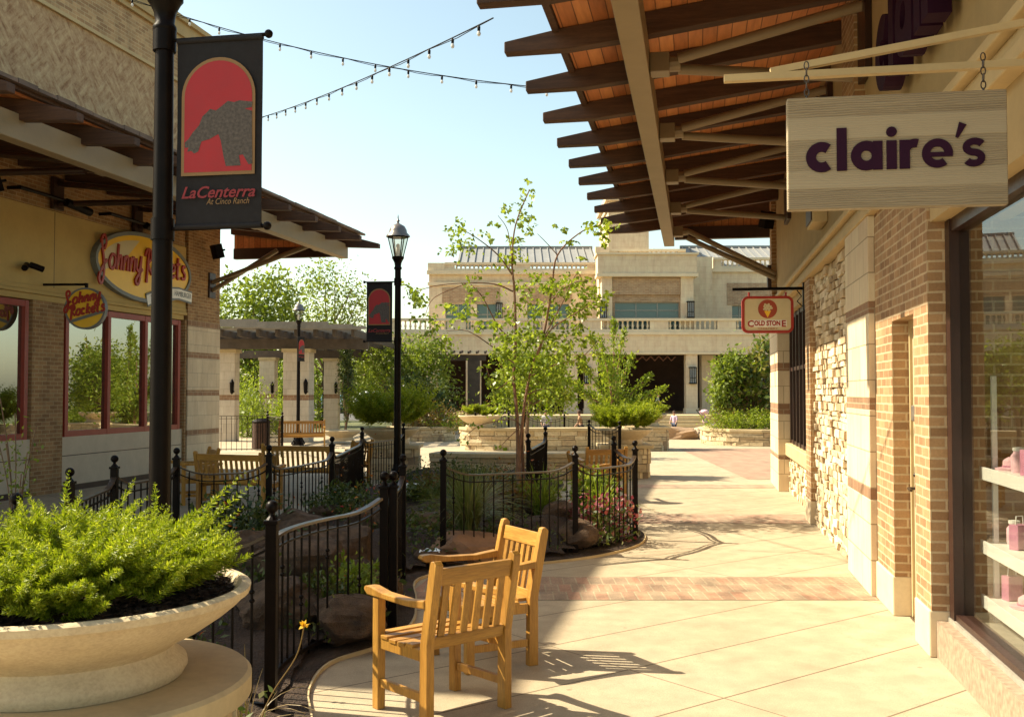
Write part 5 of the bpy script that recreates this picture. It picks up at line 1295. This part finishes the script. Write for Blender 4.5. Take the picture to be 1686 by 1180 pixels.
# the young tree, hand placed limbs and leaf sprays
YT = 14.0
base = W(857, 790, YT); base.z = .25
yt = empty('young_tree', base, 0, 'slender multi-stemmed young tree with sparse bright leaves in the middle of the bed', 'tree'); rt = np.random.default_rng(12)
def wp(px, py, dy=0): p = W(px, py, YT+dy); return (p.x-base.x, p.y-base.y, p.z-base.z)
limb = [  # (points px, radius)
 ([(852,795),(852,700),(846,620),(849,560),(847,480),(843,430),(849,370),(872,312)], .028, 0),
 ([(862,795),(860,700),(872,620),(893,560),(908,480),(918,420),(960,380),(1000,368)], .022, .3),
 ([(855,795),(857,720),(866,650),(880,590),(905,545),(940,520),(975,500)], .016, -.4),
 ([(847,560),(822,540),(795,490),(775,468)], .010, -.2), ([(843,452),(820,420),(785,392),(755,375)], .011, .2),
 ([(845,480),(815,468),(770,466),(720,470),(685,480)], .010, -.3), ([(893,560),(925,500),(950,450),(960,470)], .009, .5),
 ([(849,600),(810,570),(770,545),(735,545)], .009, .4), ([(849,640),(830,610),(815,580)], .008, -.5), ([(872,620),(915,600),(955,590),(985,560)], .009, .3),
 ([(905,500),(935,470),(975,460)], .008, -.2), ([(843,430),(836,380),(820,355)], .006, .1), ([(918,420),(900,400),(885,385)],.006,.2), ([(770,466),(715,490),(700,520)], .006, -.3),
 ([(846,620),(815,640),(800,600)], .008, .2), ([(866,650),(900,640),(925,660)], .008, -.1), ([(857,700),(840,690),(790,700),(765,720)], .006, -.5), ([(860,700),(838,720),(824,735)], .005, -.4)]
m = MB(); P = []; D = []
for pts, rad, dy in limb:
    pth = smooth_path([wp(*q, dy*(.2+.8*i/len(pts))) for i, q in enumerate(pts)], 5); k = len(pth)
    m.tube(pth, [rad*(1-.8*i/k)+.002 for i in range(k)], 6)
m.build('trunk', BARKR, yt, smooth=True)
sprays = [(868,318,12,20,60),(858,350,16,22,120),(872,385-5,14,12,50),(835,345,16,10,45),(830,395-25,12,12,30),(765,390,26,28,230),(750,415,14,16,50),(800,400-8,12,8,25),(848,400+2,18,18,110),(835,420,14,12,50),
 (975,375,24,14,90),(1000,378,16,16,110),(995,400,10,14,45),(925,372,18,10,35),(935,400,16,8,25),(960,425-10,10,8,20),
 (682,485,22,22,170),(690,505,14,14,70),(735,505,22,14,70),(715,525,14,20,55),(725,560,22,24,110),(760,520,24,18,90),(780,475,16,26,90),(775,500,14,20,60),
 (865,470,36,24,240),(905,470,30,20,200),(940,460,34,20,220),(965,485,26,22,200),(945,515,34,20,260),(900,510,34,22,240),(860,510,28,18,160),(985,505,16,16,80),(1000,490,12,10,30),
 (830,545,30,20,170),(800,540,22,16,70),(870,550,34,20,260),(910,555,26,20,190),(830,590,30,26,240),(870,600,36,30,380),(905,610,34,30,330),(850,640,36,26,320),(895,650,34,24,300),(820,620,18,22,110),
 (925,580,24,22,150),(955,560,26,20,130),(960,600,22,18,90),(935,640,22,20,130),(765,720,14,10,16),(785,700,16,8,18),(825,730,10,10,14)]
for px, py, rx, ry, n in sprays:
    n = int(n*.74); dyc = rt.normal()*.32; m_ = max(2, n//7); cs_ = rt.normal(size=(m_,2))*.55; idx = rt.integers(0, m_, n)
    q = cs_[idx] + rt.normal(size=(n,2))*.16
    for a, b in q:
        p = wp(px + a*rx, py + b*ry, dyc + rt.normal()*.16); P.append(p); D.append((rt.normal()*.6, rt.normal()*.6, -.45 + rt.normal()*.5))
P = np.array(P); D = np.array(D)
leaves_obj('crown', P, D, .066*(.6+.7*rt.random(len(P))), L_BIRCH, yt, .68, .3, 5)
# distant tree line and bushes around the plaza
def shrub(name, label, loc, rx, ry, rz, n, mat, leaf, seed, group=None, cat='shrub'):
    o = empty(name, loc, 0, label, cat, group); r = np.random.default_rng(seed)
    P, out, cc = crown_pts([(0,0,rz*.75,rx,ry,rz)], n, r, .35, min(rx,rz)*.22, 12); P[:,2] = np.maximum(P[:,2], .01)
    D = out*.8 + r.normal(size=P.shape)*.6; D[:,2] += .3; leaves_obj('foliage', P, D, leaf*(.7+.6*r.random(n)), mat, o, .45, seed=seed)
    m = MB()
    for k in range(7):
        c = cc[k % len(cc)]; m.tube([(0,0,-.02), (c[0]*.5,c[1]*.5,c[2]*.55), tuple(c)], [.014,.01,.005], 5)
    m.build('stem', BARK, o); return o
gs = 'shrubs in the plaza beds'
for i, (px, py, Y, rx, rz, n, mt, lf, nm) in enumerate([
    (700,700,36.0,.9,.55,1500,L_DRY,.10,'bronze shrub in the low bed left of the plaza ring'), (735,705,36.2,.8,.35,1300,L_SHRUB,.09,'low green mound at the end of the bed left of the ring'),
    (1195,700,33.6,.9,.36,1900,L_SHRUB,.07,'feathery green mound at the left end of the right-hand stone bed'), (1228,703,33.3,.9,.36,1900,L_SHRUB,.07,'feathery green mound in the middle of the right-hand stone bed'), (1262,700,33.2,.8,.36,1700,L_SHRUB,.07,'feathery green mound next to the shop corner in the stone bed'),
    (1222,680,34.0,1.0,.5,1300,L_DRY,.09,'reddish shrub under the magnolia'), (780,700,33,.7,.5,900,L_DRY,.09,'reddish shrub behind the ring wall bowl planter')]):
    p = W(px,py,Y); shrub('plaza_shrub', nm, (p.x, Y, .45 if Y < 37 and px > 1100 else .35), rx, rx*.8, rz, n, mt, lf, 40+i, gs)
for i, (px, Y, h, w_) in enumerate([(385,42,1.5,1.2),(440,48,1.6,1.6),(512,50,1.3,.9),(410,39,.9,.8),(470,41,.8,.9)]):
    nm = ['tall shrub just right of the restaurant corner','wide shrub between the two left pergola columns','shrub behind the middle pergola column','small bright shrub in front of the pergola','low shrub at the foot of the pergola column'][i]
    shrub('garden_shrub', nm + ', in daylight', (bx(px,Y),Y,0), w_, w_, h, 1800, L_SHRUB if i % 3 else L_TREE, .13, 60+i, 'shrubs under the pergola')
for i in range(4):
    x = -36 + i*10 + rnd.uniform(-1,1); Y = 122 + rnd.uniform(-5,5); h = rnd.uniform(4.8,6.5)
    tree('background_tree', 'leafy tree beyond the car park, %s of the row of four' % ['leftmost','second from the left','third from the left','rightmost'][i], (x,Y,0), [(0,0,h*.62,h*.75,h*.6,h*.45),(h*.3,0,h*.45,h*.5,h*.5,h*.3),(-h*.35,0,h*.5,h*.5,h*.5,h*.3)], 2200, L_TREE, .6, 80+i, h*.3, r0=.3, group='trees beyond the car park', clump=.8)
# slatted litter bin
pb_ = G(430, 741); o = empty('litter_bin', pb_, 0, 'dark brown slatted litter bin with domed lid left of the plaza bench', 'litter bin')
m = MB()
for k in range(22): a = k*2*PI/22; m.mbox(Matrix.Rotation(a,4,'Z'), -.026,.026,.235,.25,.06,.80)
m.build('slats', RAFT, o); m = MB(); m.lathe([(.001,.05),(.228,.05),(.228,.80),(.001,.80)], n=24); m.build('liner', IRON, o, smooth=True)
m = MB(); m.lathe([(.26,.80),(.27,.84),(.20,.90),(.12,.92),(.12,.88),(.001,.88)], n=24); m.build('lid', IRON, o, smooth=True)
# ------------------------------------------------------------------ planting in the near bed
def mz(x, y): return moundz(x, y)
def boulder(label, x, y, rx, ry, rz, seed, z=None, mat=None, sink=.3, group='boulders in the planted bed'):
    bm = bmesh.new(); bmesh.ops.create_icosphere(bm, subdivisions=4, radius=1); r_ = random.Random(seed)
    ph = [r_.uniform(0,6) for _ in range(9)]; planes = [(Vector((r_.gauss(0,1),r_.gauss(0,1),r_.gauss(0,1))).normalized(), r_.uniform(.62,.9)) for _ in range(16)]
    for v in bm.verts:
        p = v.co.copy()
        for n_, d in planes:
            k = p.dot(n_) - d
            if k > 0: p -= n_*k*.97
        q = 1 + .05*math.sin(p.x*7+ph[0]+p.z*3) + .04*math.sin(p.y*9+ph[1]) + .025*math.sin(p.z*17+p.x*13+ph[2])
        v.co = Vector((p.x*rx*q, p.y*ry*q, p.z*rz*q))
    me = bpy.data.meshes.new('boulder'); bm.to_mesh(me); bm.free(); me.polygons.foreach_set('use_smooth', [True]*len(me.polygons)); me.set_sharp_from_angle(angle=.30); me.materials.append(mat or ROCK)
    o = bpy.data.objects.new('boulder', me); COL.objects.link(o); o.location = (x, y, (mz(x,y) if z is None else z) + rz*sink); o.rotation_euler = (0,0,r_.uniform(0,3)); return tag(o, label, 'boulder', group)
bl = [(508,955,.55,.30,'large reddish boulder behind the near fence, low by the rail'),(560,905,.5,.28,'flat-topped boulder in the middle of the rockery'),(500,880,.38,.25,'boulder at the upper left of the rockery behind the near fence'),(600,950,.35,.22,'boulder right of the rockery next to the fence post'),(575,1000,.36,.18,'low boulder close behind the near fence rail'),(620,870,.36,.22,'boulder at the back of the rockery'),(540,850,.30,.2,'small boulder highest in the rockery'),(450,1000,.34,.2,'boulder between fern planter and rockery'),(695,860,.36,.22,'boulder beside the white junction box'),(420,930,.4,.26,'boulder behind the near fence beside the fern')]
for i, (px, py, s_, h_, nm) in enumerate(bl):
    p = G(px, py, .25); boulder(nm, p.x, p.y, s_*.95, s_*.8, h_*1.05, i)
boulder('smooth brown boulder at the foot of the ornamental grass', -.45, 10.35, .52, .3, .26, 40, z=.05, mat=plain('brown_boulder', (.24,.13,.07), .85, .2, 4, .4))
for i, (px, py, s_) in enumerate([(865,850,.35),(815,855,.28),(950,880,.25),(925,860,.28)]):
    p = G(px, py, .2); boulder(['flat rock at the foot of the young tree','small rock left of the young tree','rock just behind the tall fence post','rock among flowers right of the young tree'][i], p.x, p.y, s_, s_*.8, .18, 50+i)
def scatter_cover(name, label, n, mat, leaf, seed, h=.16, thr=.1, reg=None):
    r = np.random.default_rng(seed); P = []; D = []; ph = r.random(4)*6
    while len(P) < n:
        x = r.uniform(-3.7,1.5); y = r.uniform(4.9,19.5)
        if reg and not reg(x, y): continue
        if math.sin(x*2.3+ph[0])+math.sin(y*1.9+ph[1])+.6*math.sin(x*5+y*3+ph[2]) < thr: continue
        if not inpoly(x, y, bp) or edist(x, y) < .12: continue
        c = (x, y, mz(x,y)); k = r.integers(5, 14); hh = h*(.5+r.random())
        for _ in range(k): P.append((c[0]+r.normal()*.06, c[1]+r.normal()*.06, c[2]+abs(r.normal())*hh)); D.append((r.normal()*.6, r.normal()*.6, .4+r.normal()*.4))
    P = np.array(P); D = np.array(D); o = leaves_obj(name, P, D, leaf*(.6+.8*r.random(len(P))), mat, None, .4, seed=seed); return tag(o, label, None, None, 'stuff')
scatter_cover('ground_cover', 'low dark green ground cover between the boulders', 9000, L_COV, .06, 1, .09, .1)
scatter_cover('ground_cover', 'fresh green creeping plants in the planted bed', 3500, L_COV, .05, 2, .08, .6)
scatter_cover('flower_cover', 'small red and orange flowers dotted through the bed', 420, leafmat('mixed_petals', (.35,.05,.02), (.45,.16,.02), (.40,.04,.08)), .045, 3, .26, .3)
def plant(name, label, px, py, rx, rz, n, mat, leaf, seed, z=None, cat='plant'):
    p = G(px, py, .1); return shrub(name, label, (p.x, p.y, mz(p.x,p.y) if inpoly(p.x,p.y,bp) else 0), rx, rx*.9, rz, n, mat, leaf, seed, None, cat)
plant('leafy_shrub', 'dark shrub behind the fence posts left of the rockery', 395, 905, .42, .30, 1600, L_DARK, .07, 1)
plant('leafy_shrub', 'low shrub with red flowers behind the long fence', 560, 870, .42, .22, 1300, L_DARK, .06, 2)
plant('leafy_shrub', 'small green clump close behind the near fence rail', 590, 1010, .24, .20, 700, L_TREE, .06, 3)
plant('leafy_shrub', 'small shaded shrub just behind the nearest fence post', 520, 1030, .22, .16, 600, L_COV, .05, 13)
plant('leafy_shrub', 'green bush between fence and seating pocket', 975, 855, .26, .34, 1000, L_TREE, .08, 4)
plant('leafy_shrub', 'mixed green bush at the foot of the end-on fence', 880, 862, .32, .22, 800, L_TREE, .07, 5)
plant('leafy_shrub', 'bushy plant with orange blooms right of the ornamental grass', 830, 868, .30, .22, 700, L_DRY, .06, 6)
plant('leafy_shrub', 'low dark shrub in front of the seat wall beside the lamp post', 700, 842, .4, .12, 700, L_COV, .07, 7)
plant('leafy_shrub', 'rust red shrub in front of the stone pedestal', 712, 825, .3, .18, 500, L_DRY, .07, 8)
# pink flowering shrub behind the bulging fence
p = G(998, 893, .05); o = shrub('flowering_shrub', 'pink and red flowering shrub inside the bulging fence', (1.0,11.62,.04), .32, .26, .26, 450, L_COV, .07, 9, None, 'shrub')
r = np.random.default_rng(4); n = 560; P, out, cc = crown_pts([(0,0,.24,.34,.28,.27)], n, r, .7, .05, 9); P[:,2] = np.maximum(P[:,2], .03)
leaves_obj('blossom', P, out + r.normal(size=P.shape)*.5, .055*(.6+.6*r.random(n)), L_RED, o, .8, seed=3)
# ornamental grass and daylily blades
def grassclump(label, x, y, z, n, L, seed, mat=L_GRASS, w_=.010):
    r_ = random.Random(seed); m = MB()
    for k in range(n):
        a = r_.uniform(0, 2*PI); l = L*r_.uniform(.55,1.1); lean = r_.uniform(.12,.95); b = Vector((math.cos(a)*r_.uniform(0,.09), math.sin(a)*r_.uniform(0,.09), 0)); d = Vector((math.cos(a), math.sin(a), 0)); sd_ = Vector((-d.y, d.x, 0)); K = 7; vs = []
        for i in range(K+1):
            t = i/K; c = b + d*(l*lean*t*t*.9 + .03*t) + Vector((0,0,l*(t*(1.0-.25*lean) - .62*lean*lean*t**3))); ww = w_*(1-t)**.6 + .0008; vs += [c - sd_*ww/2, c + sd_*ww/2 + Vector((0,0,.002))]
        m.add(vs, [(2*i,2*i+1,2*i+3,2*i+2) for i in range(K)])
    o = m.build('ornamental_grass', mat, None, fix=False); o.location = (x, y, z); return tag(o, label, 'grass clump')
grassclump('arching ornamental grass clump behind the brown boulder', -.45, 10.7, .22, 480, .86, 1, w_=.013)
grassclump('strappy green daylily clump with blades leaning over the fence rail', .35, 12.2, .2, 100, .7, 2, L_TREE, .022)
grassclump('upright sunlit strappy plant inside the fence corner', 1.05, 12.55, .12, 80, .72, 3, L_TREE, .022)
grassclump('dry wispy grass at the foot of the nearest fence post', -1.3, 5.05, .02, 20, .45, 4, leafmat('dry_blade', (.22,.16,.07), (.28,.20,.09)), .006)
fl = empty('yellow_flower', (-1.12,4.95,.0), 0, 'single yellow flower on a long thin stalk in front of the near fence', 'flower'); m = MB(); tp = W(501,1030,4.95)-Vector((-1.12,4.95,0)); m.tube(smooth_path([(-.12,0,0),(-.03,0,.25),(tp.x*.7,0,tp.z*.75),tuple(tp)],5), .0035, 5); m.build('stalk', L_DRY, fl)
r = np.random.default_rng(8); P = np.tile(np.array(tuple(tp)),(10,1)); leaves_obj('petals', P, r.normal(size=(10,3))+np.array([0,0,.5]), np.full(10,.032), leafmat('yellow_petal', (.65,.33,.02),(.7,.42,.04)), fl, .7)
# trailing sapling at the lower left restaurant window
vp = W(20,790,8.2); o = empty('slender_sapling', (vp.x,8.2,0), 0, 'thin leafy sapling in front of the left restaurant window', 'tree'); r = np.random.default_rng(9); m = MB(); P = []
for tx, ty in ((0,655),(25,680),(45,745),(10,730),(60,700),(-10,700),(35,780)):
    t = W(tx,ty,8.2)-Vector((vp.x,8.2,0)); m.tube(smooth_path([(0,0,0),(t.x*.3,.05,t.z*.6),tuple(t)],5), .005, 5)
    for k in range(26): s_ = r.uniform(.6,1.03); P.append((t.x*s_*s_+r.normal()*.05, r.normal()*.08, t.z*(s_*.9+.1)+r.normal()*.05))
P = np.array(P); leaves_obj('crown', P, r.normal(size=P.shape)+np.array([0,0,-.4]), .045*(.6+.6*r.random(len(P))), L_TREE, o, .5); m.build('trunk', BARK, o)
# white junction box and small fountain splash
jb = W(676,817,14.1); o = empty('utility_box', (jb.x,14.1,.12), .1, 'small pale concrete utility box behind the lamp post foot', 'utility box')
m = MB(); m.box(-.11,.11,-.1,.1,0,.30); m.build('body', WHITEP, o, bevel=.02); m = MB(); m.box(-.12,.12,-.11,.11,.30,.33); m.build('lid', WHITEP, o, bevel=.01)
wmat = NT('splash_water').fin((.75,.82,.85), .1, None, Specular_IOR_Level=.9)
pw = G(708, 908, .18); o = empty('water_feature', (pw.x,pw.y,.1), 0, 'small bubbling rock fountain catching a glint of light beside the grass clump', 'fountain')
m = MB(); m.lathe([(.001,0),(.15,0),(.16,.06),(.12,.10),(.10,.085),(.001,.08)], n=14); m.build('basin', ROCK, o, smooth=True)
m = MB(); r_ = random.Random(3); K = 10; vs = []
for j in range(K+1):
    for i in range(K+1): vs.append(((i/K-.5)*.19, (j/K-.5)*.19, .088+.012*math.sin(i*1.3+j*.4)+.008*math.sin(j*1.9-i*.7)))
m.add(vs, [(j*(K+1)+i, j*(K+1)+i+1, (j+1)*(K+1)+i+1, (j+1)*(K+1)+i) for j in range(K) for i in range(K)]); m.build('water', wmat, o, smooth=True)
# plaza boulders
BT = plain('tan_boulder', (.30,.19,.11), .85, .25, 2, .5)
pb = G(1105, 722); boulder('long rust-brown boulder on the plaza with a child behind it', pb.x, 37.5, 1.25, .6, .34, 70, z=.05, mat=BT, group='plaza boulders')
pb2 = G(1160,720); boulder('pale sloping rock beside the right-hand stone bed', 7.0, 38.2, .75, .4, .40, 71, z=.0, mat=plain('pale_boulder', (.42,.31,.21), .85, .2, 3, .4), group='plaza boulders')
# ------------------------------------------------------------------ people
SKIN = plain('skin', (.42,.24,.16), .55, .05, 20, .02)
def person(label, loc, H, face, shirt, pants, hair, pose='stand', lean=0.0):
    o = empty('person', loc, face, label, 'person'); s = H/1.75; sit = pose == 'sit'
    k = lambda x, y, z: (x*s, y*s, z*s)
    # joints, facing +y
    hip = .93 if not sit else .45; L = lean
    J = {'pelvis': (0,0,hip), 'waist': (0,.03*L,hip+.17), 'chest': (0,.18*L,hip+.38), 'neck': (0,.28*L,hip+.54), 'chin': (0,.31*L+.015,hip+.60), 'head': (0,.34*L+.02,hip+.69), 'crown': (0,.35*L,hip+.79)}
    for sg, sx in (('l',-1),('r',1)):
        J[sg+'hip'] = (sx*.09,0,hip-.03)
        if sit: J[sg+'knee'] = (sx*.11,.42,.48); J[sg+'ankle'] = (sx*.11,.44,.08); J[sg+'toe'] = (sx*.12,.60,.04)
        else:
            st = .16 if pose == 'walk' else .03; J[sg+'knee'] = (sx*.10, sx*st*.7+.03, .49); J[sg+'ankle'] = (sx*.10, sx*st*1.4-.02, .08); J[sg+'toe'] = (sx*.11, sx*st*1.4+.15, .035)
        J[sg+'sh'] = (sx*.18,.24*L,hip+.47); J[sg+'el'] = (sx*.24,.26*L+(.05 if not sit else .08),hip+.20); J[sg+'wr'] = (sx*.22,.36*L+.16,hip+.03 if not L else hip+.05); J[sg+'hand'] = (sx*.21,.38*L+.22,hip-.05)
    R = {'pelvis':.13,'waist':.115,'chest':.135,'neck':.05,'chin':.07,'head':.095,'crown':.06,'hip':.085,'knee':.055,'ankle':.038,'toe':.03,'sh':.055,'el':.042,'wr':.028,'hand':.035}
    E = [('pelvis','waist'),('waist','chest'),('chest','neck'),('neck','chin'),('chin','head'),('head','crown')]
    for sg in 'lr': E += [('pelvis',sg+'hip'),(sg+'hip',sg+'knee'),(sg+'knee',sg+'ankle'),(sg+'ankle',sg+'toe'),('chest',sg+'sh'),(sg+'sh',sg+'el'),(sg+'el',sg+'wr'),(sg+'wr',sg+'hand')]
    def skin(name, nodes, edges, mat, grow=0, root='pelvis'):
        me = bpy.data.meshes.new(name); ns = list(nodes); me.from_pydata([k(*J[n]) for n in ns], [(ns.index(a), ns.index(b)) for a, b in edges], [])
        me.materials.append(mat); q = bpy.data.objects.new(name, me); COL.objects.link(q); q.parent = o
        md = q.modifiers.new('skin', 'SKIN'); md.use_smooth_shade = True
        for i, n in enumerate(ns):
            base_ = R.get(n) or R[n[1:]]; v = me.skin_vertices[0].data[i]; v.radius = ((base_+grow)*s, (base_*(.72 if n in ('pelvis','waist','chest') else 1)+grow)*s); v.use_root = (n == root)
        sb = q.modifiers.new('sub', 'SUBSURF'); sb.levels = 1; sb.render_levels = 2; return q
    skin('body', J.keys(), E, SKIN)
    skin('shirt', ['waist','chest','lsh','lel','rsh','rel','pelvis'], [('pelvis','waist'),('waist','chest'),('chest','lsh'),('lsh','lel'),('chest','rsh'),('rsh','rel')], shirt, .014)
    skin('trousers', ['pelvis','lhip','lknee','lankle','rhip','rknee','rankle'], [('pelvis','lhip'),('lhip','lknee'),('lknee','lankle'),('pelvis','rhip'),('rhip','rknee'),('rknee','rankle')], pants, .016)
    h = J['head']; m = MB(); m.ball(k(h[0],h[1]-.022,h[2]+.03), .108*s, 14, 1.05); m.build('hair', hair, o, smooth=True)
    return o
def cl(n, c): return plain(n, c, .8, .12, 12, .1)
BRN = cl('brown_hair', (.07,.035,.02)); DKC = cl('dark_cloth', (.03,.03,.04)); GRYC = cl('grey_cloth', (.10,.12,.14)); WHC = cl('white_cloth', (.65,.6,.6)); LILC = cl('lilac_cloth', (.55,.42,.55)); TANC = cl('tan_cloth', (.38,.22,.12)); DEN = cl('denim', (.06,.08,.14)); REDC = cl('red_cloth', (.45,.05,.06))
person('child in a lilac top and dark trousers behind the rust-brown boulder', (W(1110,700,38.3).x,38.3,0), 1.0, R_(140), LILC, DEN, BRN)
person('adult in grey standing at the mouth of the dark arcade', (W(1081,660,47.5).x,47.5,TERR), .98*1.0+.0, R_(-90), GRYC, GRYC, BRN, 'stand', .5)
person('child in a white top by the railing of the plaza ring', (W(899,700,32.6).x,32.6,0), 1.15, R_(190), WHC, DEN, BRN)
person('child with brown hair and tan clothes walking past the railing', (W(957,700,33.2).x,33.2,0), 1.12, R_(80), TANC, DKC, BRN, 'walk', .3)
person('child in a white top left of the plaza ring wall', (W(735,690,37.4).x,37.4,0), 1.0, R_(-160), WHC, DEN, BRN)
person('child in a red top left of the plaza ring wall', (W(722,692,37.8).x,37.8,0), .95, R_(150), REDC, DKC, BRN)
# stroller
sp_ = W(1168,700,40.0); o = empty('baby_stroller', (sp_.x,40.0,0), R_(60), 'baby stroller with pink and white striped seat by the steps', 'stroller')
m = MB()
for sx in (-.22,.22): m.tube([(sx,-.35,.10),(sx,.1,.55),(sx*.95,.45,1.0)], .014, 6); m.tube([(sx,.30,.10),(sx,0,.48),(sx,-.2,.62)], .014, 6)
m.tube([(-.21,.45,1.0),(.21,.45,1.0)], .016, 6); m.build('frame', IRON, o)
STR = brick('striped_cloth', (.65,.25,.38), (.7,.62,.6), (.6,.4,.45), 5, .09, .0, bump=0)
m = MB(); m.mbox(Matrix.Translation((0,.05,.5)) @ Matrix.Rotation(.35,4,'X'), -.18,.18,-.2,.2,-.03,.03); m.mbox(Matrix.Translation((0,.24,.72)) @ Matrix.Rotation(1.2,4,'X'), -.18,.18,-.25,.25,-.03,.03); m.build('seat', STR, o, bevel=.02)
m = MB(); m.ball((0,.2,.92), .17, 16, .6); m.build('canopy', PINKL, o, smooth=True)
for sx in (-.25,.25):
    for y in (-.35,.30):
        q = MB(); M = Matrix.Translation((sx,y,.12)) @ Matrix.Rotation(PI/2,4,'Y'); t = MB(); t.lathe([(.07,-.02),(.12,-.02),(.12,.02),(.07,.02),(.07,-.02)], n=16); q.add([M @ Vector(v) for v in t.v], t.f); q.build('wheel', IRON, o)
# ------------------------------------------------------------------ parked cars far off
TYRE = plain('tyre', (.015,.015,.015), .8, .1, 5, .1); CGL = plain('car_glass', (.02,.028,.03), .08, .1, 1, 0, spec=.8); CHR = plain('chrome', (.5,.5,.5), .15, .05, 1, 0, metal=.9); LAMPM = plain('headlight_glass', (.6,.62,.62), .1, .05, 5, 0)
def car(label, loc, rz, paint, suv=True):
    o = empty('parked_car', loc, rz, label, 'car', 'cars parked beyond the pergola'); L, Wd = 4.7, 1.85; H = 1.75 if suv else 1.45
    prof = [(-2.3,.35),(-2.35,.75),(-2.2,.98),(-1.1,1.06),(-.45,H-.08),(-.1,H),(1.7,H-.02),(2.2,1.08),(2.32,.9),(2.3,.35),(1.85,.30),(1.75,.62),(1.45,.74),(1.1,.62),(1.0,.30),(-1.0,.30),(-1.1,.62),(-1.45,.74),(-1.75,.62),(-1.85,.30)]
    m = MB(); m.prism(prof, lambda u,v,d: (d*(1-.10*max(0,(v-1.0))/.75), u, v), -Wd/2, Wd/2); m.build('body', paint, o, bevel=.05)
    for sx in (-1,1):
        m = MB(); w_ = Wd/2*.965; m.prism([(-.95,1.10),(-.42,H-.14),(1.55,H-.14),(1.9,1.10)], lambda u,v,d: (sx*(w_*(1-.10*(v-1.0)/.75)+.03+d),u,v), 0,.008); m.build('side_window', CGL, o)
        m = MB(); m.box(sx*(Wd/2+.0),sx*(Wd/2+.18),-.85,-.72,1.05,1.2); m.build('mirror', paint, o, bevel=.03)
        m = MB(); m.box(sx*.52,sx*.86,-2.37,-2.30,.72,.88); m.build('headlight', LAMPM, o, bevel=.02)
        for y in (-1.42,1.42):
            t = MB(); t.lathe([(.20,-.11),(.34,-.11),(.36,-.06),(.36,.06),(.34,.11),(.20,.11),(.20,-.11)], n=20); M = Matrix.Translation((sx*(Wd/2-.10),y,.36)) @ Matrix.Rotation(PI/2,4,'Y'); q = MB(); q.add([M @ Vector(v) for v in t.v], t.f); wh = q.build('wheel', TYRE, o)
            t = MB(); t.lathe([(.001,.05),(.05,.07),(.19,.05),(.20,-.05),(.001,-.05)], n=12); q = MB(); q.add([M @ Vector(v) for v in t.v], t.f); q.build('rim', CHR, wh)
    m = MB(); m.add([(-.72,-1.10,1.10),(.72,-1.10,1.10),(.66,-.47,H-.12),(-.66,-.47,H-.12),(-.72,-1.14,1.08),(.72,-1.14,1.08),(.66,-.51,H-.10),(-.66,-.51,H-.10)], [(0,3,2,1),(4,5,6,7),(0,1,5,4),(1,2,6,5),(2,3,7,6),(3,0,4,7)]); m.build('windscreen', CGL, o)
    m = MB(); m.box(-.48,.48,-2.375,-2.3,.62,.86); m.build('grille', IRON, o); m = MB(); m.box(-.85,.85,-2.40,-2.30,.38,.56); m.build('bumper', CHR, o, bevel=.02)
    return o
car('white parked sport utility car facing the plaza, seen between tree and pergola', (bx(612,82),82,0), R_(-8), plain('white_car_paint', (.7,.7,.7), .25, .03, 1, 0))
car('teal parked saloon car left of the white one behind the pergola columns', (bx(548,84),84,0), R_(6), plain('teal_car_paint', (.05,.14,.18), .25, .05, 1, 0), False)
